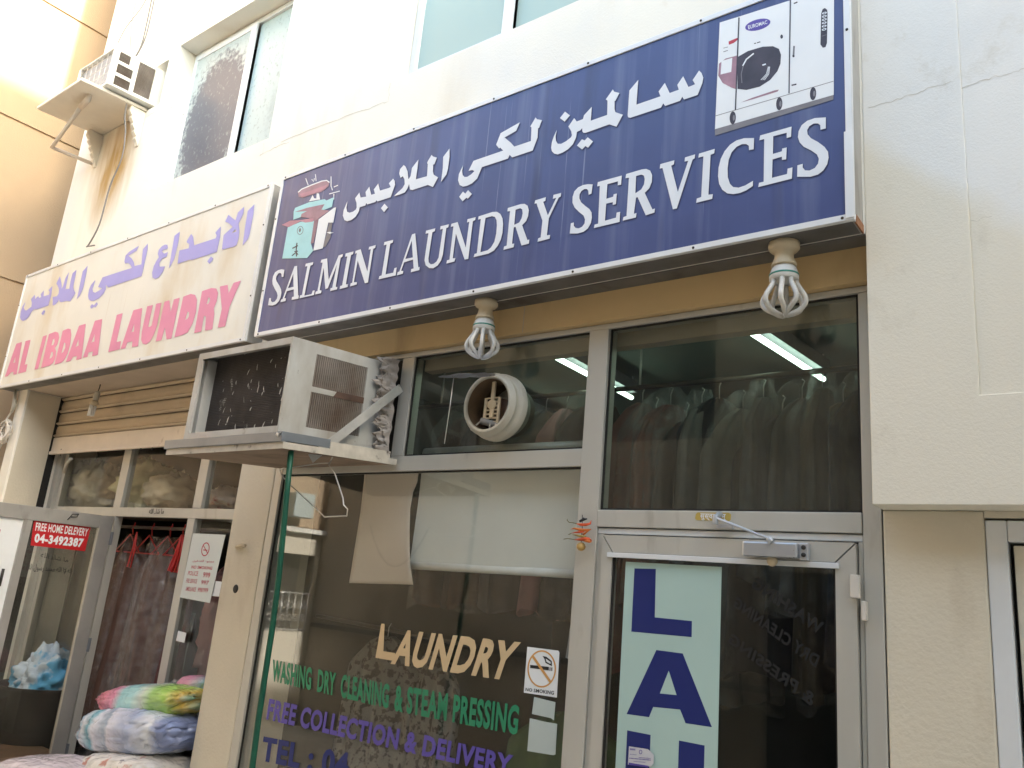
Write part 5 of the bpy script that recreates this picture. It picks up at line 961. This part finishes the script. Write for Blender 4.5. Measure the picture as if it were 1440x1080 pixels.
for L in ([(470, 250), (400, 235), (310, 225), (270, 180), (275, 150)], [(430, 598), (350, 585), (270, 575), (195, 590)], [(300, 490), (360, 465)]): MB().tube([zq(p) for p in L], .0018, 5).build('stem', M['chilig'], CH)
MB().tube([zq((545, 200)), zq((620, 165)), zq((700, 150))], [.005, .006, .003], 8).tube([zq((620, 130)), zq((650, 170))], .004, 6).build('charcoal_piece', M['ink'], CH)
cl_ = zq((572, 750)); blob(cl_, (.0195, .0195, .018), 2.2, .06, 3, 20, 14).build('lemon', M['lemon'], CH)
# stickers
def card(pts, y, m, name, lb, cat, r=0):
    o = MB().poly([at(*p, y) for p in pts], thick=.001).build(name, m); return tag(o, lb, cat)
W_ = card([(978.5, 723), (981, 720.5), (1025, 721), (1028, 723.5), (1027.5, 731), (1025, 733), (980, 731.5), (977.5, 729)], -.0075, M['goldst'], 'welcome_sticker', 'gold welcome sticker in Devanagari script on the rail above the door closer', 'sticker')
g = MB(); text(g, 'सुस्वागतम्', *[at(*p, -.009) for p in ((985, 722), (1022, 723), (1021, 732.5), (984, 732))], .02); g.build('white_lettering', M['white'], W_)
NK = card([(741.5, 909.5), (785, 915), (786.5, 917.5), (783, 981), (736.5, 974)], .0215, M['white'], 'no_smoking_sticker', 'white NO SMOKING sticker with an orange ring on the shop window', 'sticker')
zq = Z(720, 900, 6.35, .0205)
g = MB().poly(zq.pts(ell(265, 258, 128, 167, 0, 40)), [zq.pts(ell(265, 258, 115, 153, 0, 40))]); g.build('orange_ring', M['orangeink'], NK)
g = MB(); g.poly(zq.pts([(162, 222), (330, 240), (328, 272), (162, 250)])); g.poly(zq.pts([(272, 142), (308, 150), (355, 188), (356, 235), (340, 225), (300, 205), (290, 170)]), [zq.pts([(300, 165), (345, 195), (345, 215), (308, 195)])]); text(g, 'NO SMOKING', *zq.pts([(122, 425), (376, 455), (373, 490), (120, 455)]), .022); g.build('black_print', M['ink'], NK)
g = MB(); stroke(g, zq, [(185, 145), (345, 378)], 22, -.0006); g.build('orange_bar', M['orangeink'], NK)
g = MB(); g.poly(zq.pts([(335, 243), (345, 244), (343, 275), (333, 274)])); g.poly(zq.pts([(349, 245), (362, 246), (360, 277), (347, 276)])); g.build('grey_tip', M['greyprint'], NK)
card([(751, 980), (781, 987.5), (779, 1013), (775, 1010), (748, 1004)], .0215, M['greyp'], 'blank_notice', 'small blank grey paper on the window just below the NO SMOKING sticker', 'paper')
card([(745, 1010), (750, 1011), (766, 1015), (783.5, 1018), (781, 1061), (778, 1062), (741.5, 1056)], .0215, M['greyp'], 'blank_notice', 'larger blank grey paper lowest on the window beside the mullion', 'paper')
LC = card([(884.5, 1049.5), (911, 1053.5), (915, 1057), (919.5, 1062), (919, 1074), (915, 1078), (883, 1075)], -.006, pm('silver_label', (.62, .62, .66), .35, .1, .04), 'licence_sticker', 'silver printed licence sticker over the blue letter U on the door', 'sticker')
zq = Z(860, 1030, 18, -.0072); g = MB()
for (y_, a, b, h) in ((545, 470, 640, 22), (605, 690, 1000, 26), (640, 455, 1000, 40), (715, 560, 890, 24)):
    for k in range(int((b-a)/34)): x_ = a+k*34; dy_ = (x_-455)*.09; g.poly(zq.pts([(x_, y_+dy_), (x_+24, y_+dy_+2), (x_+22, y_+dy_+h*.6), (x_-2, y_+dy_+h*.6)]))
for k in range(5): g.poly(zq.pts([(470+k*28, 400+k*3), (488+k*28, 402+k*3), (486+k*28, 445+k*3), (468+k*28, 443+k*3)]))
g.poly(zq.pts(ell(735, 495, 42, 55)), [zq.pts(ell(735, 495, 28, 40))]); g.poly(zq.pts([(432, 760), (935, 845), (925, 890), (430, 815)])); g.build('fine_print', M['vio'], LC)

# ================================================================== INTERIOR OF THE LAUNDRY
RB = thing('roller_blind', 'pale grey roller blind half lowered behind the shop window', 'blind', (-2.45, .1, 1.9))
a = at(577, 795, .10); b = at(817, 808, .10)
def bf(u, v): return Vector((a.x+u*(-1.94-a.x), .10+.006*math.sin(u*9)*v+.004*math.sin(v*5), 2.46-v*(2.46-(a.z+u*.012))))
MB().grid(bf, 24, 16).build('cloth', M['blind'], RB); MB().tube([Vector((a.x-.004, .10, a.z)), Vector((-1.94, .10, a.z+.012))], .019, 14).build('bottom_bar', pm('blind_bar', (.80, .83, .80), .5), RB); MB().tube([(a.x, .12, 2.49), (-1.94, .12, 2.49)], .03, 14).build('roller', ALUD, RB)
pa = [at(512, 660, .07), at(589, 660, .07), at(582, 690, .07), at(576, 735, .07), at(576, 780, .07), at(581, 822, .07), at(535, 823, .07), at(491, 820, .07), at(500, 760, .07), at(507, 715, .07), at(511, 690, .07)]
edgeR = [(589, 660), (587, 678), (581, 692), (577, 715), (576, 740), (576, 770), (577, 795), (581, 822)]; edgeL = [(513, 660), (511.5, 680), (510, 695), (507, 720), (503, 745), (499, 770), (495, 795), (491, 820)]
def pf(u, v):
    k = v*7; i = min(6, int(k)); f = k-i; l = Vector(edgeL[i]).lerp(Vector(edgeL[i+1]), f); r = Vector(edgeR[i]).lerp(Vector(edgeR[i+1]), f); p = l.lerp(r, u)
    return at(p.x, p.y, .07+.035*math.sin(u*math.pi)*(.3+v)+.02*math.sin(v*6)*u)
o = MB().grid(pf, 16, 35).build('hanging_paper', M['paper']); tag(o, 'yellowed curling sheet of paper hanging inside the window beside the blind', 'paper'); o.modifiers.new('solid', 'SOLIDIFY').thickness = .001
c = at(535, 712, .06); g = MB().box(-3.32, -3.16, .06, .062, 2.07, 2.085); 
# clothes on the rail behind the transom
RL = thing('clothes_rail', 'dark steel rail carrying garments behind the transom light over the door', 'rail', (-2.2, .62, 2.9))
zr_ = at(1030, 533, .62).z; MB().tube([(-4.2, .62, zr_), (-.62, .62, zr_)], .014, 10).build('pole', M['rail'], RL)
for x_ in (-3.4, -2.0, -.75): MB().tube([(x_, .62, zr_), (x_, .62, 3.19)], .006, 6).build('hanging_wire', M['wire'], RL)
cols = [('dusty pink', (.36, .17, .14)), ('terracotta', (.40, .12, .07)), ('brick red', (.33, .10, .07)), ('brown', (.16, .095, .07)), ('black and white checked', (.22, .21, .20)), ('charcoal', (.05, .048, .05)), ('grey', (.22, .21, .19)), ('dark grey', (.10, .095, .09)), ('black', (.03, .028, .03)), ('mid grey', (.17, .16, .15)), ('olive brown', (.13, .10, .06)), ('tan', (.42, .27, .13)), ('navy', (.03, .03, .06)), ('dark brown', (.08, .05, .035))]
xs = [-1.98, -1.90, -1.82, -1.73, -1.65, -1.56, -1.44, -1.34, -1.25, -1.16, -1.07, -.98, -.90, -.80]
ords = ['first', 'second', 'third', 'fourth', 'fifth', 'sixth', 'seventh', 'eighth', 'ninth', 'tenth', 'eleventh', 'twelfth', 'thirteenth', 'fourteenth']
def hang(x_, i, lb, colm, film, z_, ln, rot, grp, th=.034):
    t = thing('hanging_garment', lb, 'garment', (x_, .62, z_-ln), grp)
    garment_mesh((x_, .62, z_-.07), (.46, .40, .52, .36)[i % 4], ln, rot, i*2.3+1, th*(1, 1.5, .8)[i % 3], .12).build('garment', colm, t)
    MB().tube([(x_, .62, z_-.075), (x_, .62, z_-.01), (x_+.012, .62, z_+.018), (x_, .62, z_+.028)], .003, 6).build('hanger', M['wire'], t)
    if film: garment_mesh((x_, .62, z_+.02), .54, ln*1.1, rot+.12, i*1.9+.4, th*1.9, .1).build('film_cover', FILMD, t)
for i, x_ in enumerate(xs):
    nm, c = cols[i]; m = pm(nm.replace(' ', '_')+'_cloth', tuple(v*.55 for v in c), .85, 0, .15, 14)
    hang(x_, i, f'{nm} garment hanging {ords[i]} from the left behind the transom above the door', m, i not in (0, 5, 8), zr_-.02-(0, .07, .02, .11, .04)[i % 5], (1.15, .95, 1.3, .85)[i % 4], 1.15+.5*math.sin(i*2.1), 'clothes on the rail behind the door transom')
for i in range(8):
    x_ = -3.15+i*.14; nm, c = cols[(i*5+3) % 14]; hang(x_, i+20, f'{nm} garment hanging {ords[i]} from the left behind the vent transom', bpy.data.materials.get(nm.replace(' ', '_')+'_cloth'), i % 3 == 0, zr_-.02, 1.1, 1.25+.2*math.sin(i*1.3), 'clothes on the rail behind the vent transom')
# lower clothes seen faintly through the window
spot = pm('spotted_cloth', (.20, .19, .17), .9, 0, .1, 10, stains=[((.04, .035, .03), 26, (1, 1, 1), .52, .56)])
for i, (x_, y_, m, lb) in enumerate(((-3.55, .55, spot, 'spotted black and white garment hanging low behind the window lettering'), (-3.2, .6, spot, 'second spotted garment behind the green lettering of the window'), (-2.35, .7, pm('dark_green_cloth', (.06, .13, .05), .9), 'dark green garment behind the violet lettering near the mullion'), (-2.05, .35, pm('white_cloth', (.55, .55, .55), .9), 'white cloth hanging beside the mullion under the blind'))):
    t = thing('hanging_garment', lb, 'garment', (x_, y_, .6), 'clothes low behind the shop window'); zt_ = (1.5, 1.45, 1.25, 1.88)[i]
    garment_mesh((x_, y_, zt_), (.5, .5, .7, .16)[i], (.9, .9, .9, .34)[i], (.2, -.3, .1, .3)[i], i*3.1, .07).build('garment', m, t); MB().tube([(x_, y_, zt_-.01), (x_, y_, zt_+.05), (x_+.015, y_, zt_+.075)], .003, 6).build('hanger', M['wire'], t)
RW = tag(MB().tube([(-4.24, .58, 1.56), (-2.9, .58, 1.51)], .012, 8).build('low_rail', M['rail']), 'low dark rail holding spotted clothes behind the window', 'rail')
# fluorescent lamps
tubm = emit('lit_tube', (.70, 1.0, .84), 1.3)
lamp_pts = [((-1.335, .20), (-1.25, 1.25)), ((-2.39, .20), (-2.43, 1.30)), ((-3.4, 1.2), (-3.4, 2.4))]
for (p, q_), lb in zip(lamp_pts, ('lit fluorescent tube on the ceiling seen right of the mullion', 'lit fluorescent tube on the ceiling seen left of the mullion', 'lit fluorescent tube deep inside above the lettered window')):
    t = thing('fluorescent_lamp', lb, 'ceiling light', (p[0], p[1], 3.05), 'fluorescent tubes on the laundry ceiling'); a = Vector((*p, 3.05)); b = Vector((*q_, 3.05))
    MB().tube([a, b], .014, 12).build('lamp_tube', tubm, t); d = (b-a).normalized(); s_ = Vector((-d.y, d.x, 0))*.035
    MB().add([a-s_+Vector((0, 0, .03)), a+s_+Vector((0, 0, .03)), b+s_+Vector((0, 0, .03)), b-s_+Vector((0, 0, .03)), a-s_+Vector((0, 0, .10)), a+s_+Vector((0, 0, .10)), b+s_+Vector((0, 0, .10)), b-s_+Vector((0, 0, .10))], [(0, 3, 2, 1), (4, 5, 6, 7), (0, 1, 5, 4), (1, 2, 6, 5), (2, 3, 7, 6), (3, 0, 4, 7)]).build('batten', M['greyprint'], t)
    MB().tube([a+Vector((0, 0, .10)), a+Vector((0, 0, .15))], .006, 6).tube([b+Vector((0, 0, .10)), b+Vector((0, 0, .15))], .006, 6).build('hanger_rod', M['wire'], t)
# pillar details
c = at(341, 768, -.004); o = MB().tube([at(333, 769, -.003), at(339, 767, -.02), at(345, 767, -.03)], [.012, .012, .008], 8).build('pipe_stub', M['bake']); tag(o, 'small broken bracket sticking out of the cream pillar', 'bracket')
c = at(331, 828, -.004); o = MB().lathe((c.x, -.0025, c.z), [(0, -.003), (.022, -.003), (.026, .001)], 'Y', 18).build('round_hole', M['ink']); tag(o, 'dark round hole in the cream pillar below the broken bracket', 'hole')
